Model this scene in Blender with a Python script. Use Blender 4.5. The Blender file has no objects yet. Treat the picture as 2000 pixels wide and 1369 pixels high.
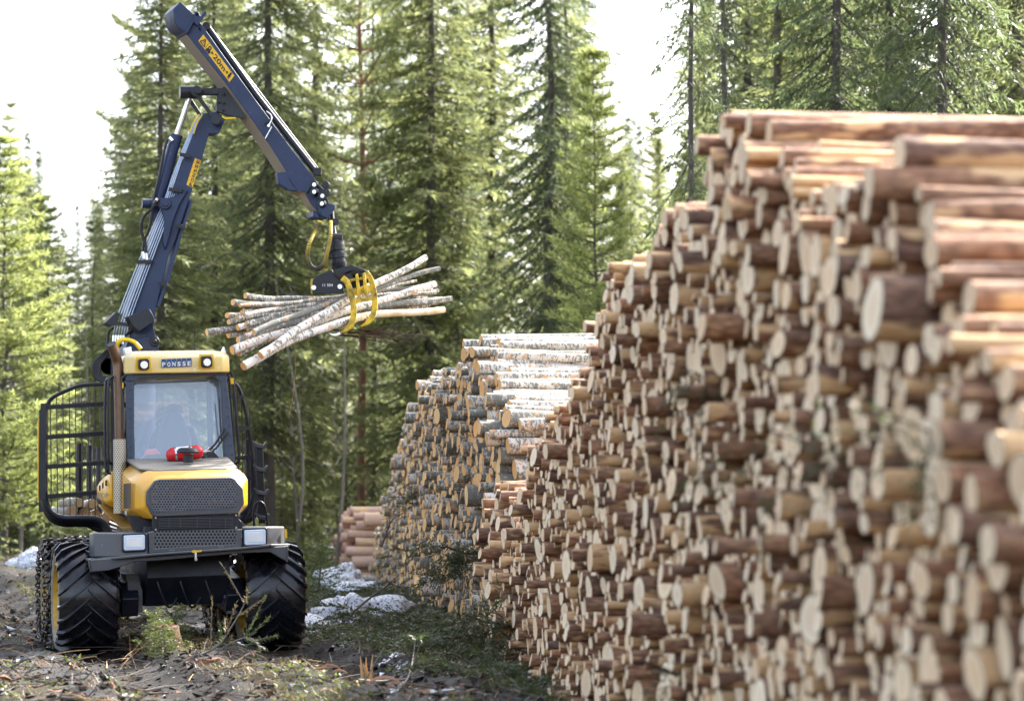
import bpy, bmesh, math, random
import numpy as np
from mathutils import Vector, Matrix, noise

random.seed(11)
RNG = np.random.default_rng(11)
sc = bpy.context.scene
col = sc.collection
PI = math.pi
FOC = 5000.0          # focal length in units of 1/2000 of the picture width (90 mm lens)
EYE = 1.6             # camera height
HOR = 1010.0


def W(px, py, Y):
    """world point seen at picture position px,py (2000 wide) at distance Y"""
    return Vector(((px - 1000) * Y / FOC, Y, EYE + (HOR - py) * Y / FOC))


# ------------------------------------------------------------------ materials
def new_mat(name):
    m = bpy.data.materials.new(name)
    m.use_nodes = True
    nt = m.node_tree
    for n in list(nt.nodes):
        nt.nodes.remove(n)
    out = nt.nodes.new('ShaderNodeOutputMaterial')
    return m, nt, out


def N(nt, t, **kw):
    n = nt.nodes.new(t)
    for k, v in kw.items():
        if k == 'inp':
            for kk, vv in v.items():
                n.inputs[kk].default_value = vv
        else:
            setattr(n, k, v)
    return n


def L(nt, a, b):
    nt.links.new(a, b)


def ramp(nt, src, stops):
    r = N(nt, 'ShaderNodeValToRGB')
    el = r.color_ramp.elements
    while len(el) < len(stops):
        el.new(0.5)
    for e, (p, c) in zip(el, stops):
        e.position = p
        e.color = (c[0], c[1], c[2], 1) if not isinstance(c, (int, float)) else (c, c, c, 1)
    L(nt, src, r.inputs[0])
    return r


def mixc(nt, f, a, b, mode='MIX'):
    m = N(nt, 'ShaderNodeMix', data_type='RGBA', blend_type=mode)
    for i, v in ((0, f), (6, a), (7, b)):
        if hasattr(v, 'links'):
            L(nt, v, m.inputs[i])
        else:
            m.inputs[i].default_value = v if i == 0 else (v[0], v[1], v[2], 1)
    return m.outputs[2]


def math_n(nt, op, a, b=None, c=None):
    m = N(nt, 'ShaderNodeMath', operation=op)
    for i, v in enumerate((a, b, c)):
        if v is None:
            continue
        if hasattr(v, 'links'):
            L(nt, v, m.inputs[i])
        else:
            m.inputs[i].default_value = v
    return m.outputs[0]


def noise_n(nt, vec, scale, detail=4, rough=0.55):
    n = N(nt, 'ShaderNodeTexNoise', inp={'Scale': scale, 'Detail': detail, 'Roughness': rough})
    if vec is not None:
        L(nt, vec, n.inputs['Vector'])
    return n.outputs['Fac']


def bump_n(nt, h, dist, strength=1.0):
    b = N(nt, 'ShaderNodeBump', inp={'Strength': strength, 'Distance': dist})
    L(nt, h, b.inputs['Height'])
    return b.outputs[0]


def paint(name, c, rough=0.45, dirt=(0.11, 0.085, 0.06), dirt_amt=0.35, metallic=0.0, coat=0.0, scale=2.2, up_dust=0.0):
    """painted metal with dust, scratches and a slightly uneven gloss"""
    m, nt, out = new_mat(name)
    p = N(nt, 'ShaderNodeBsdfPrincipled')
    tc = N(nt, 'ShaderNodeTexCoord')
    v = tc.outputs['Object']
    n1 = noise_n(nt, v, scale, 8, 0.65)
    n2 = noise_n(nt, v, scale * 14, 4, 0.6)
    f = ramp(nt, n1, [(0.42, 0), (0.72, 1)]).outputs[0]
    f2 = math_n(nt, 'MULTIPLY', f, dirt_amt)
    cc = mixc(nt, f2, c, dirt)
    spec = ramp(nt, n2, [(0.62, 0), (0.7, 1)]).outputs[0]
    cc = mixc(nt, math_n(nt, 'MULTIPLY', spec, dirt_amt * 0.8), cc, [min(1, x * 1.6 + 0.05) for x in dirt])
    if up_dust:
        g = N(nt, 'ShaderNodeNewGeometry')
        s = N(nt, 'ShaderNodeSeparateXYZ')
        L(nt, g.outputs['Normal'], s.inputs[0])
        k = math_n(nt, 'MULTIPLY', math_n(nt, 'MAXIMUM', s.outputs[2], 0.0), up_dust)
        cc = mixc(nt, k, cc, (0.5, 0.46, 0.38))
    L(nt, cc, p.inputs['Base Color'])
    r = math_n(nt, 'MULTIPLY_ADD', f, 0.3, rough)
    L(nt, r, p.inputs['Roughness'])
    p.inputs['Metallic'].default_value = metallic
    p.inputs['Coat Weight'].default_value = coat
    L(nt, bump_n(nt, n2, 0.002, 0.5), p.inputs['Normal'])
    L(nt, p.outputs[0], out.inputs[0])
    return m


def perforated(name, c, hole, pitch=0.035, rad=0.32, axes=(0, 2), metallic=0.3, rough=0.5):
    """sheet with staggered punched holes (dark or showing what is behind)"""
    m, nt, out = new_mat(name)
    p = N(nt, 'ShaderNodeBsdfPrincipled', inp={'Roughness': rough, 'Metallic': metallic})
    tc = N(nt, 'ShaderNodeTexCoord')
    s = N(nt, 'ShaderNodeSeparateXYZ')
    L(nt, tc.outputs['UV'], s.inputs[0])
    u = math_n(nt, 'DIVIDE', s.outputs[0], pitch)
    v = math_n(nt, 'DIVIDE', s.outputs[1], pitch * 0.866)
    row = math_n(nt, 'FLOOR', v)
    odd = math_n(nt, 'MULTIPLY', math_n(nt, 'MODULO', math_n(nt, 'ABSOLUTE', row), 2.0), 0.5)
    fu = math_n(nt, 'SUBTRACT', math_n(nt, 'FRACT', math_n(nt, 'ADD', u, odd)), 0.5)
    fv = math_n(nt, 'SUBTRACT', math_n(nt, 'FRACT', v), 0.5)
    d = math_n(nt, 'SQRT', math_n(nt, 'ADD', math_n(nt, 'MULTIPLY', fu, fu), math_n(nt, 'MULTIPLY', math_n(nt, 'MULTIPLY', fv, fv), 0.75)))
    h = math_n(nt, 'LESS_THAN', d, rad)
    n1 = noise_n(nt, tc.outputs['Object'], 4, 6, 0.6)
    base = mixc(nt, math_n(nt, 'MULTIPLY', n1, 0.5), c, (0.14, 0.12, 0.1))
    big = noise_n(nt, tc.outputs['Object'], 21.0, 2, 0.5)
    hc = mixc(nt, ramp(nt, big, [(0.56, 0), (0.66, 1)]).outputs[0], hole[0], hole[1])
    L(nt, mixc(nt, h, base, hc), p.inputs['Base Color'])
    L(nt, p.outputs[0], out.inputs[0])
    return m


def log_material(name, kind, pale=0.0):
    """bark, from the per-log coordinates kept in attribute lp and the random numbers in lc"""
    m, nt, out = new_mat(name)
    p = N(nt, 'ShaderNodeBsdfPrincipled', inp={'Roughness': 0.85})
    a = N(nt, 'ShaderNodeAttribute', attribute_name='lp')
    q = N(nt, 'ShaderNodeAttribute', attribute_name='lc')
    s = N(nt, 'ShaderNodeSeparateColor')
    L(nt, q.outputs['Color'], s.inputs[0])
    mp = N(nt, 'ShaderNodeMapping')
    L(nt, a.outputs['Vector'], mp.inputs[0])
    if kind == 'pine':
        mp.inputs['Scale'].default_value = (0.35, 1, 1)
        big = noise_n(nt, mp.outputs[0], 7, 5, 0.6)
        mid = noise_n(nt, mp.outputs[0], 26, 6, 0.7)
        vo = N(nt, 'ShaderNodeTexVoronoi', inp={'Scale': 38.0}, feature='F1')
        L(nt, mp.outputs[0], vo.inputs['Vector'])
        c = ramp(nt, big, [(0.3, (0.22, 0.085, 0.04)), (0.47, (0.44, 0.21, 0.12)), (0.62, (0.46, 0.30, 0.235)), (0.8, (0.34, 0.15, 0.06))]).outputs[0]
        grey = mixc(nt, math_n(nt, 'MULTIPLY', s.outputs[0], 0.55), c, (0.30, 0.22, 0.21))
        c = mixc(nt, ramp(nt, mid, [(0.42, 0), (0.66, 1)]).outputs[0], grey, (0.60, 0.40, 0.27), 'MIX')
        dark = ramp(nt, vo.outputs['Distance'], [(0.2, 0), (0.75, 1)]).outputs[0]
        c = mixc(nt, math_n(nt, 'MULTIPLY', dark, 0.55), c, (0.06, 0.03, 0.022))
        c = mixc(nt, 1.0, c, mixc(nt, s.outputs[1], (0.44, 0.40, 0.40), (0.98, 0.85, 0.68)), 'MULTIPLY')
        if pale: c = mixc(nt, pale, c, (0.80, 0.56, 0.44))
        # stripped patches with bare yellow wood
        st = noise_n(nt, mp.outputs[0], 5.0, 3, 0.55)
        thr = math_n(nt, 'SUBTRACT', st, math_n(nt, 'MULTIPLY', s.outputs[1], 0.12))
        bare = ramp(nt, thr, [(0.46, 0), (0.51, 1)]).outputs[0]
        c = mixc(nt, math_n(nt, 'MULTIPLY', bare, 0.85), c, mixc(nt, mid, (0.58, 0.27, 0.07), (0.88, 0.68, 0.42)))
        L(nt, bump_n(nt, math_n(nt, 'ADD', mid, vo.outputs['Distance']), 0.006, 0.8), p.inputs['Normal'])
    elif kind == 'birch':
        mp.inputs['Scale'].default_value = (1, 0.45, 0.45)
        big = noise_n(nt, a.outputs['Vector'], 6, 5, 0.6)
        mid = noise_n(nt, mp.outputs[0], 34, 5, 0.7)
        fine = noise_n(nt, a.outputs['Vector'], 60, 4, 0.6)
        c = mixc(nt, fine, [x + pale for x in (0.50, 0.44, 0.37)], [x + pale * .6 for x in (0.80, 0.74, 0.66)])
        c = mixc(nt, math_n(nt, 'MULTIPLY', math_n(nt, 'POWER', s.outputs[0], 3.0), 0.6), c, (0.20, 0.18, 0.16))
        thr = math_n(nt, 'ADD', mid, math_n(nt, 'MULTIPLY', s.outputs[0], 0.16))
        thr = math_n(nt, 'ADD', thr, math_n(nt, 'MULTIPLY', math_n(nt, 'SUBTRACT', big, 0.5), 0.5))
        dk = ramp(nt, thr, [(0.525, 0), (0.59, 1)]).outputs[0]
        c = mixc(nt, math_n(nt, 'MULTIPLY', dk, 0.9), c, mixc(nt, fine, (0.05, 0.055, 0.05), (0.22, 0.23, 0.2)))
        st = noise_n(nt, a.outputs['Vector'], 9, 5, 0.65)
        o = ramp(nt, math_n(nt, 'SUBTRACT', st, math_n(nt, 'MULTIPLY', s.outputs[1], 0.06)), [(0.55, 0), (0.59, 1)]).outputs[0]
        c = mixc(nt, math_n(nt, 'MULTIPLY', o, 0.9), c, mixc(nt, fine, (0.36, 0.13, 0.05), (0.75, 0.48, 0.25)))
        L(nt, bump_n(nt, mid, 0.004, 0.7), p.inputs['Normal'])
    elif kind == 'bare':
        big = noise_n(nt, a.outputs['Vector'], 8, 5, 0.6)
        c = ramp(nt, big, [(0.35, (0.62, 0.42, 0.22)), (0.6, (0.8, 0.66, 0.45))]).outputs[0]
    L(nt, c, p.inputs['Base Color'])
    L(nt, p.outputs[0], out.inputs[0])
    return m


def cut_material(name, c0, c1, pink=0.0):
    m, nt, out = new_mat(name)
    p = N(nt, 'ShaderNodeBsdfPrincipled', inp={'Roughness': 0.8})
    a = N(nt, 'ShaderNodeAttribute', attribute_name='lp')
    q = N(nt, 'ShaderNodeAttribute', attribute_name='lc')
    s = N(nt, 'ShaderNodeSeparateColor')
    L(nt, q.outputs['Color'], s.inputs[0])
    n1 = noise_n(nt, a.outputs['Vector'], 22, 5, 0.65)
    c = mixc(nt, s.outputs[0], c0, c1)
    c = mixc(nt, math_n(nt, 'MULTIPLY', n1, 0.35), c, [x * 0.6 for x in c0])
    c = mixc(nt, math_n(nt, 'MULTIPLY', math_n(nt, 'POWER', s.outputs[1], 2.5), 0.5), c, [x * 0.55 for x in c0])
    rg = math_n(nt, 'SINE', math_n(nt, 'MULTIPLY', math_n(nt, 'ADD', s.outputs[2], math_n(nt, 'MULTIPLY', n1, 0.08)), 62.0))
    c = mixc(nt, math_n(nt, 'MULTIPLY', math_n(nt, 'ADD', rg, 1.0), 0.14), c, (0.36, 0.19, 0.08))
    heart = ramp(nt, s.outputs[2], [(0.0, 1), (0.12, 0.5), (0.55, 0.35), (0.62, 0)]).outputs[0]
    c = mixc(nt, math_n(nt, 'MULTIPLY', heart, 0.55), c, (0.62, 0.34, 0.17))
    if pink:
        pn = ramp(nt, noise_n(nt, a.outputs['Vector'], 5, 3, 0.5), [(0.42, 0), (0.55, 1)]).outputs[0]
        c = mixc(nt, math_n(nt, 'MULTIPLY', pn, pink), c, (0.85, 0.3, 0.38))
    rim = ramp(nt, s.outputs[2], [(0.9, 0), (0.97, 1)]).outputs[0]
    c = mixc(nt, math_n(nt, 'MULTIPLY', rim, 0.8), c, (0.16, 0.08, 0.045))
    L(nt, c, p.inputs['Base Color'])
    L(nt, bump_n(nt, n1, 0.003, 0.6), p.inputs['Normal'])
    L(nt, p.outputs[0], out.inputs[0])
    return m


def leaf_material(name, c0, c1, tr=0.45, trc=(0.30, 0.42, 0.07)):
    m, nt, out = new_mat(name)
    q = N(nt, 'ShaderNodeAttribute', attribute_name='lc')
    s = N(nt, 'ShaderNodeSeparateColor')
    L(nt, q.outputs['Color'], s.inputs[0])
    oi = N(nt, 'ShaderNodeObjectInfo')
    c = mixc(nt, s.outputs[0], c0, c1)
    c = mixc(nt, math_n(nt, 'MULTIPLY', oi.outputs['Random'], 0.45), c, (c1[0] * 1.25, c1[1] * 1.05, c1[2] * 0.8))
    d = N(nt, 'ShaderNodeBsdfPrincipled', inp={'Roughness': 0.5})
    L(nt, c, d.inputs['Base Color'])
    t = N(nt, 'ShaderNodeBsdfTranslucent')
    L(nt, mixc(nt, s.outputs[0], [x * 0.55 for x in trc], trc), t.inputs[0])
    mx = N(nt, 'ShaderNodeMixShader', inp={0: tr})
    L(nt, d.outputs[0], mx.inputs[1])
    L(nt, t.outputs[0], mx.inputs[2])
    L(nt, mx.outputs[0], out.inputs[0])
    return m


def simple(name, c, rough=0.6, metallic=0.0, emis=None, var=0.25, scale=8.0, bump=0.0):
    m, nt, out = new_mat(name)
    p = N(nt, 'ShaderNodeBsdfPrincipled', inp={'Roughness': rough, 'Metallic': metallic})
    tc = N(nt, 'ShaderNodeTexCoord')
    n1 = noise_n(nt, tc.outputs['Object'], scale, 5, 0.6)
    L(nt, mixc(nt, n1, [x * (1 - var) for x in c], [min(1, x * (1 + var)) for x in c]), p.inputs['Base Color'])
    if bump:
        L(nt, bump_n(nt, n1, bump, 1.0), p.inputs['Normal'])
    L(nt, p.outputs[0], out.inputs[0])
    return m


M = {}
M['pine_bark'] = log_material('pine_bark', 'pine')
M['birch_bark'] = log_material('birch_bark', 'birch')
M['far_bark'] = log_material('pale_stripped_bark', 'pine', .6)
M['held_bark'] = log_material('pale_birch_bark', 'birch', .17)
M['bare_wood'] = log_material('bare_wood', 'bare')
M['pine_cut'] = cut_material('pine_cut', (1.0, 0.75, 0.48), (1.0, 0.88, 0.66))
M['birch_cut'] = cut_material('birch_cut', (0.92, 0.48, 0.15), (0.96, 0.66, 0.32))
M['pink_cut'] = cut_material('pink_cut', (0.82, 0.58, 0.42), (0.85, 0.66, 0.5), 0.7)
M['black'] = paint('black_paint', (0.004, 0.006, 0.014), 0.36, dirt=(0.03, 0.03, 0.033), dirt_amt=0.35)  # bluish black: skylight on the shaded metal put into the paint colour
M['boom'] = paint('boom_paint', (0.006, 0.021, 0.08), 0.34, dirt=(0.035, 0.045, 0.07), dirt_amt=0.4)
M['dusty_lit'] = paint('dusty_lit_boom_underside', (0.26, 0.22, 0.17), 0.7, dirt=(0.30, 0.26, 0.2), dirt_amt=0.6, scale=4)  # tan of dust and of light on the lower-left faces, both in the colour
M['bumper'] = paint('bumper_grey', (0.062, 0.068, 0.084), 0.4, dirt=(0.13, 0.105, 0.08), dirt_amt=0.4, up_dust=0.3)
M['yellow'] = paint('yellow_paint', (0.80, 0.40, 0.008), 0.3, dirt=(0.40, 0.24, 0.06), dirt_amt=0.5, coat=0.4, up_dust=0.15)
M['roof'] = paint('dusty_yellow_roof', (0.82, 0.56, 0.10), 0.4, dirt=(0.7, 0.58, 0.34), dirt_amt=0.8, coat=0.2, scale=1.3, up_dust=0.7)
M['grapple'] = paint('worn_yellow', (0.82, 0.56, 0.02), 0.45, dirt=(0.035, 0.03, 0.03), dirt_amt=1.0, scale=7)
M['tank'] = paint('brown_lit_tank_yellow', (0.50, 0.30, 0.07), 0.35, dirt=(0.28, 0.18, 0.09), dirt_amt=0.7, coat=0.2)  # for the tank belly: brownish light on the underside put into the yellow
M['blueframe'] = paint('cab_front_frame', (0.03, 0.05, 0.09), 0.4, dirt=(0.09, 0.1, 0.12), dirt_amt=0.5)
M['mat'] = paint('bonnet_cover', (0.045, 0.042, 0.04), 0.6, dirt=(0.2, 0.17, 0.14), dirt_amt=0.6, up_dust=0.35)
M['steel'] = simple('bright_steel', (0.75, 0.77, 0.8), 0.22, 1.0, var=0.1)
M['pipe'] = simple('tube_steel', (0.36, 0.41, 0.5), 0.35, 0.9, var=0.3, scale=20)
M['rust'] = simple('exhaust_steel', (0.20, 0.13, 0.09), 0.42, 0.7, var=0.5, scale=6)
M['hose'] = simple('rubber_hose', (0.006, 0.007, 0.012), 0.4)
M['rubber'] = paint('wet_tyre_rubber', (0.003, 0.005, 0.012), 0.17, dirt=(0.08, 0.058, 0.04), dirt_amt=0.3, scale=4, coat=0.15)
M['sidewall'] = paint('muddy_sidewall', (0.16, 0.135, 0.10), 0.6, dirt=(0.34, 0.28, 0.2), dirt_amt=0.8, scale=5)
M['rim'] = paint('yellow_rim', (0.6, 0.36, 0.03), 0.5, dirt=(0.15, 0.1, 0.06), dirt_amt=0.9, scale=5)
M['chain'] = simple('chain_steel', (0.10, 0.085, 0.075), 0.35, 0.8, var=0.6, scale=25)
M['lamp'] = simple('lamp_lens', (0.62, 0.72, 0.85), 0.12, 0.0, var=0.12, scale=10)
M['lampglass'] = simple('work_lamp_reflector', (0.8, 0.8, 0.78), 0.1, 0.8, var=0.3, scale=40)
M['red'] = paint('red_paint', (0.62, 0.012, 0.02), 0.28, dirt=(0.4, 0.06, 0.06), dirt_amt=0.2)
M['orange'] = simple('orange_cloth', (0.75, 0.10, 0.05), 0.8)
M['white'] = simple('white_label', (0.75, 0.75, 0.75), 0.6)
M['signyellow'] = paint('sign_yellow', (0.85, 0.50, 0.01), 0.4, dirt=(0.5, 0.3, 0.05), dirt_amt=0.3)
M['ink'] = simple('black_ink', (0.012, 0.012, 0.015), 0.5)
M['logoblue'] = simple('logo_blue', (0.02, 0.07, 0.2), 0.4)
M['logowhite'] = simple('logo_white', (0.8, 0.8, 0.8), 0.5)
M['logogrey'] = simple('logo_grey', (0.32, 0.30, 0.26), 0.5)
M['yellowhose'] = simple('yellow_spiral', (0.85, 0.62, 0.03), 0.4, var=0.15)
M['grille'] = perforated('punched_grille', (0.11, 0.13, 0.165), ((0.002, 0.003, 0.008), (0.22, 0.10, 0.012)), 0.034, 0.31)
M['mesh2'] = perforated('punched_lower_grille', (0.11, 0.12, 0.14), ((0.004, 0.004, 0.006), (0.006, 0.006, 0.008)), 0.042, 0.34)
M['shield'] = perforated('punched_heat_shield', (0.66, 0.60, 0.50), ((0.02, 0.018, 0.015), (0.03, 0.025, 0.02)), 0.028, 0.27, metallic=0.6, rough=0.35)
M['seat'] = simple('seat_cloth', (0.05, 0.055, 0.07), 0.9)
M['jacket'] = simple('driver_jacket', (0.03, 0.035, 0.05), 0.9)
M['skin'] = simple('skin', (0.5, 0.3, 0.22), 0.5, var=0.06)
M['trunk'] = simple('spruce_trunk_bark', (0.11, 0.095, 0.088), 0.9, var=0.55, scale=5, bump=0.02)
M['pinetrunk'] = simple('pine_trunk_bark', (0.28, 0.15, 0.10), 0.9, var=0.5, scale=5, bump=0.02)
M['twig'] = simple('twig_wood', (0.07, 0.045, 0.032), 0.8, var=0.5, scale=5)
M['greytwig'] = simple('grey_twig_wood', (0.17, 0.15, 0.13), 0.8, var=0.5, scale=5)
M['splinter'] = simple('fresh_splinter', (0.5, 0.31, 0.14), 0.7, var=0.35, scale=20)
M['stump'] = simple('red_rotten_stump', (0.13, 0.06, 0.035), 0.9, var=0.6, scale=14, bump=0.03)
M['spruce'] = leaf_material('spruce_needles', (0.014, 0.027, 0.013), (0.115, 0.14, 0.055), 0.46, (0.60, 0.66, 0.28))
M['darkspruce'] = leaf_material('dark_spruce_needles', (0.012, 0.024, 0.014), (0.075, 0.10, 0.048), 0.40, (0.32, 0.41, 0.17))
M['young'] = leaf_material('young_pine_needles', (0.04, 0.065, 0.02), (0.14, 0.17, 0.05), 0.5, (0.66, 0.74, 0.26))
M['brash'] = leaf_material('cut_spruce_needles', (0.022, 0.026, 0.015), (0.085, 0.085, 0.05), 0.2, (0.2, 0.3, 0.08))
M['grass'] = leaf_material('dry_grass_blades', (0.06, 0.045, 0.022), (0.24, 0.19, 0.095), 0.2, (0.3, 0.25, 0.11))
M['moss'] = leaf_material('low_green_leaves', (0.035, 0.055, 0.015), (0.10, 0.13, 0.03), 0.3, (0.3, 0.36, 0.09))


def glass_mat():
    m, nt, out = new_mat('sky_washed_windscreen_glass')
    tr = N(nt, 'ShaderNodeBsdfTransparent', inp={0: (0.90, 0.95, 1.0, 1)})
    gl = N(nt, 'ShaderNodeBsdfGlossy', inp={0: (0.8, 0.9, 1.0, 1), 'Roughness': 0.02})
    df = N(nt, 'ShaderNodeBsdfDiffuse', inp={0: (0.72, 0.83, 0.97, 1)})  # pale blue diffuse share stands in for the sky's reflection
    a = N(nt, 'ShaderNodeMixShader', inp={0: 0.16})
    b = N(nt, 'ShaderNodeMixShader', inp={0: 0.22})
    L(nt, tr.outputs[0], a.inputs[1]); L(nt, gl.outputs[0], a.inputs[2])
    L(nt, a.outputs[0], b.inputs[1]); L(nt, df.outputs[0], b.inputs[2])
    L(nt, b.outputs[0], out.inputs[0])
    return m


def side_glass_mat():
    m, nt, out = new_mat('side_window_glass')
    tr = N(nt, 'ShaderNodeBsdfTransparent', inp={0: (0.8, 0.86, 0.9, 1)})
    gl = N(nt, 'ShaderNodeBsdfGlossy', inp={0: (0.9, 0.95, 1.0, 1), 'Roughness': 0.02})
    a = N(nt, 'ShaderNodeMixShader', inp={0: 0.12})
    L(nt, tr.outputs[0], a.inputs[1]); L(nt, gl.outputs[0], a.inputs[2])
    L(nt, a.outputs[0], out.inputs[0])
    return m


M['glass'] = glass_mat()
M['sideglass'] = side_glass_mat()


def snow_mat():
    m, nt, out = new_mat('old_dirty_snow')
    p = N(nt, 'ShaderNodeBsdfPrincipled', inp={'Roughness': 0.6})
    tc = N(nt, 'ShaderNodeTexCoord')
    v = tc.outputs['Object']
    n1 = noise_n(nt, v, 3, 6, 0.6)
    n2 = noise_n(nt, v, 28, 4, 0.7)
    c = mixc(nt, ramp(nt, n1, [(0.55, 0), (0.8, 1)]).outputs[0], (0.70, 0.73, 0.80), (0.40, 0.38, 0.36))
    c = mixc(nt, ramp(nt, n2, [(0.52, 0), (0.57, 1)]).outputs[0], c, (0.09, 0.07, 0.045))
    L(nt, c, p.inputs['Base Color'])
    L(nt, bump_n(nt, n2, 0.02, 0.8), p.inputs['Normal'])
    L(nt, p.outputs[0], out.inputs[0])
    return m


M['snow'] = snow_mat()


def ground_mat():
    m, nt, out = new_mat('forest_floor_and_mud')
    p = N(nt, 'ShaderNodeBsdfPrincipled', inp={'Roughness': 0.8, 'Specular IOR Level': 0.28})
    g = N(nt, 'ShaderNodeNewGeometry')
    v = g.outputs['Position']
    a = N(nt, 'ShaderNodeAttribute', attribute_name='gm')
    s = N(nt, 'ShaderNodeSeparateColor')
    L(nt, a.outputs['Color'], s.inputs[0])
    n0 = noise_n(nt, v, 0.5, 5, 0.6)
    n1 = noise_n(nt, v, 2.3, 8, 0.65)
    n2 = noise_n(nt, v, 14, 8, 0.7)
    n3 = noise_n(nt, v, 55, 4, 0.7)
    mud = ramp(nt, n2, [(0.34, (0.007, 0.005, 0.004)), (0.50, (0.012, 0.009, 0.007)), (0.62, (0.03, 0.023, 0.018)), (0.76, (0.11, 0.09, 0.075))]).outputs[0]
    litter = ramp(nt, n1, [(0.35, (0.016, 0.014, 0.008)), (0.48, (0.05, 0.038, 0.02)), (0.6, (0.12, 0.09, 0.05)), (0.72, (0.045, 0.055, 0.02))]).outputs[0]
    k = ramp(nt, math_n(nt, 'ADD', s.outputs[0], math_n(nt, 'MULTIPLY', math_n(nt, 'SUBTRACT', n1, 0.5), 1.3)), [(0.4, 0), (0.6, 1)]).outputs[0]
    c = mixc(nt, k, litter, mud)
    c = mixc(nt, math_n(nt, 'MULTIPLY', n3, 0.5), c, (0.03, 0.022, 0.018), 'MIX')
    sn = ramp(nt, math_n(nt, 'ADD', math_n(nt, 'MULTIPLY', s.outputs[1], 0.25), math_n(nt, 'ADD', math_n(nt, 'MULTIPLY', n1, 0.6), math_n(nt, 'MULTIPLY', n2, 0.4))), [(0.66, 0), (0.69, 1)]).outputs[0]
    c = mixc(nt, sn, c, (0.78, 0.80, 0.84))
    L(nt, c, p.inputs['Base Color'])
    wet = ramp(nt, n0, [(0.4, 0.42), (0.6, 0.85)]).outputs[0]
    L(nt, wet, p.inputs['Roughness'])
    L(nt, bump_n(nt, math_n(nt, 'ADD', n2, math_n(nt, 'MULTIPLY', n3, 0.4)), 0.05, 1.0), p.inputs['Normal'])
    L(nt, p.outputs[0], out.inputs[0])
    return m


M['ground'] = ground_mat()


# ------------------------------------------------------------------ mesh helpers
def set_attrs(me, lp=None, lc=None):
    if lp is not None:
        a = me.attributes.new('lp', 'FLOAT_VECTOR', 'POINT')
        a.data.foreach_set('vector', np.asarray(lp, dtype=np.float32).ravel())
    if lc is not None:
        a = me.attributes.new('lc', 'FLOAT_COLOR', 'POINT')
        c = np.asarray(lc, dtype=np.float32)
        if c.shape[1] == 3:
            c = np.concatenate([c, np.ones((len(c), 1), np.float32)], 1)
        a.data.foreach_set('color', c.ravel())


def link(name, me, parent=None, mats=()):
    for m in mats:
        me.materials.append(m)
    o = bpy.data.objects.new(name, me)
    col.objects.link(o)
    if parent is not None:
        o.parent = parent
    return o


def tag(o, label=None, cat=None, group=None, kind=None):
    if label: o['label'] = label
    if cat: o['category'] = cat
    if group: o['group'] = group
    if kind: o['kind'] = kind
    return o


def empty(name, loc=(0, 0, 0), rz=0.0, label=None, cat=None, group=None):
    o = bpy.data.objects.new(name, None)
    o.empty_display_size = 0.2
    col.objects.link(o)
    o.location = loc
    o.rotation_euler = (0, 0, rz)
    return tag(o, label, cat, group)


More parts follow.
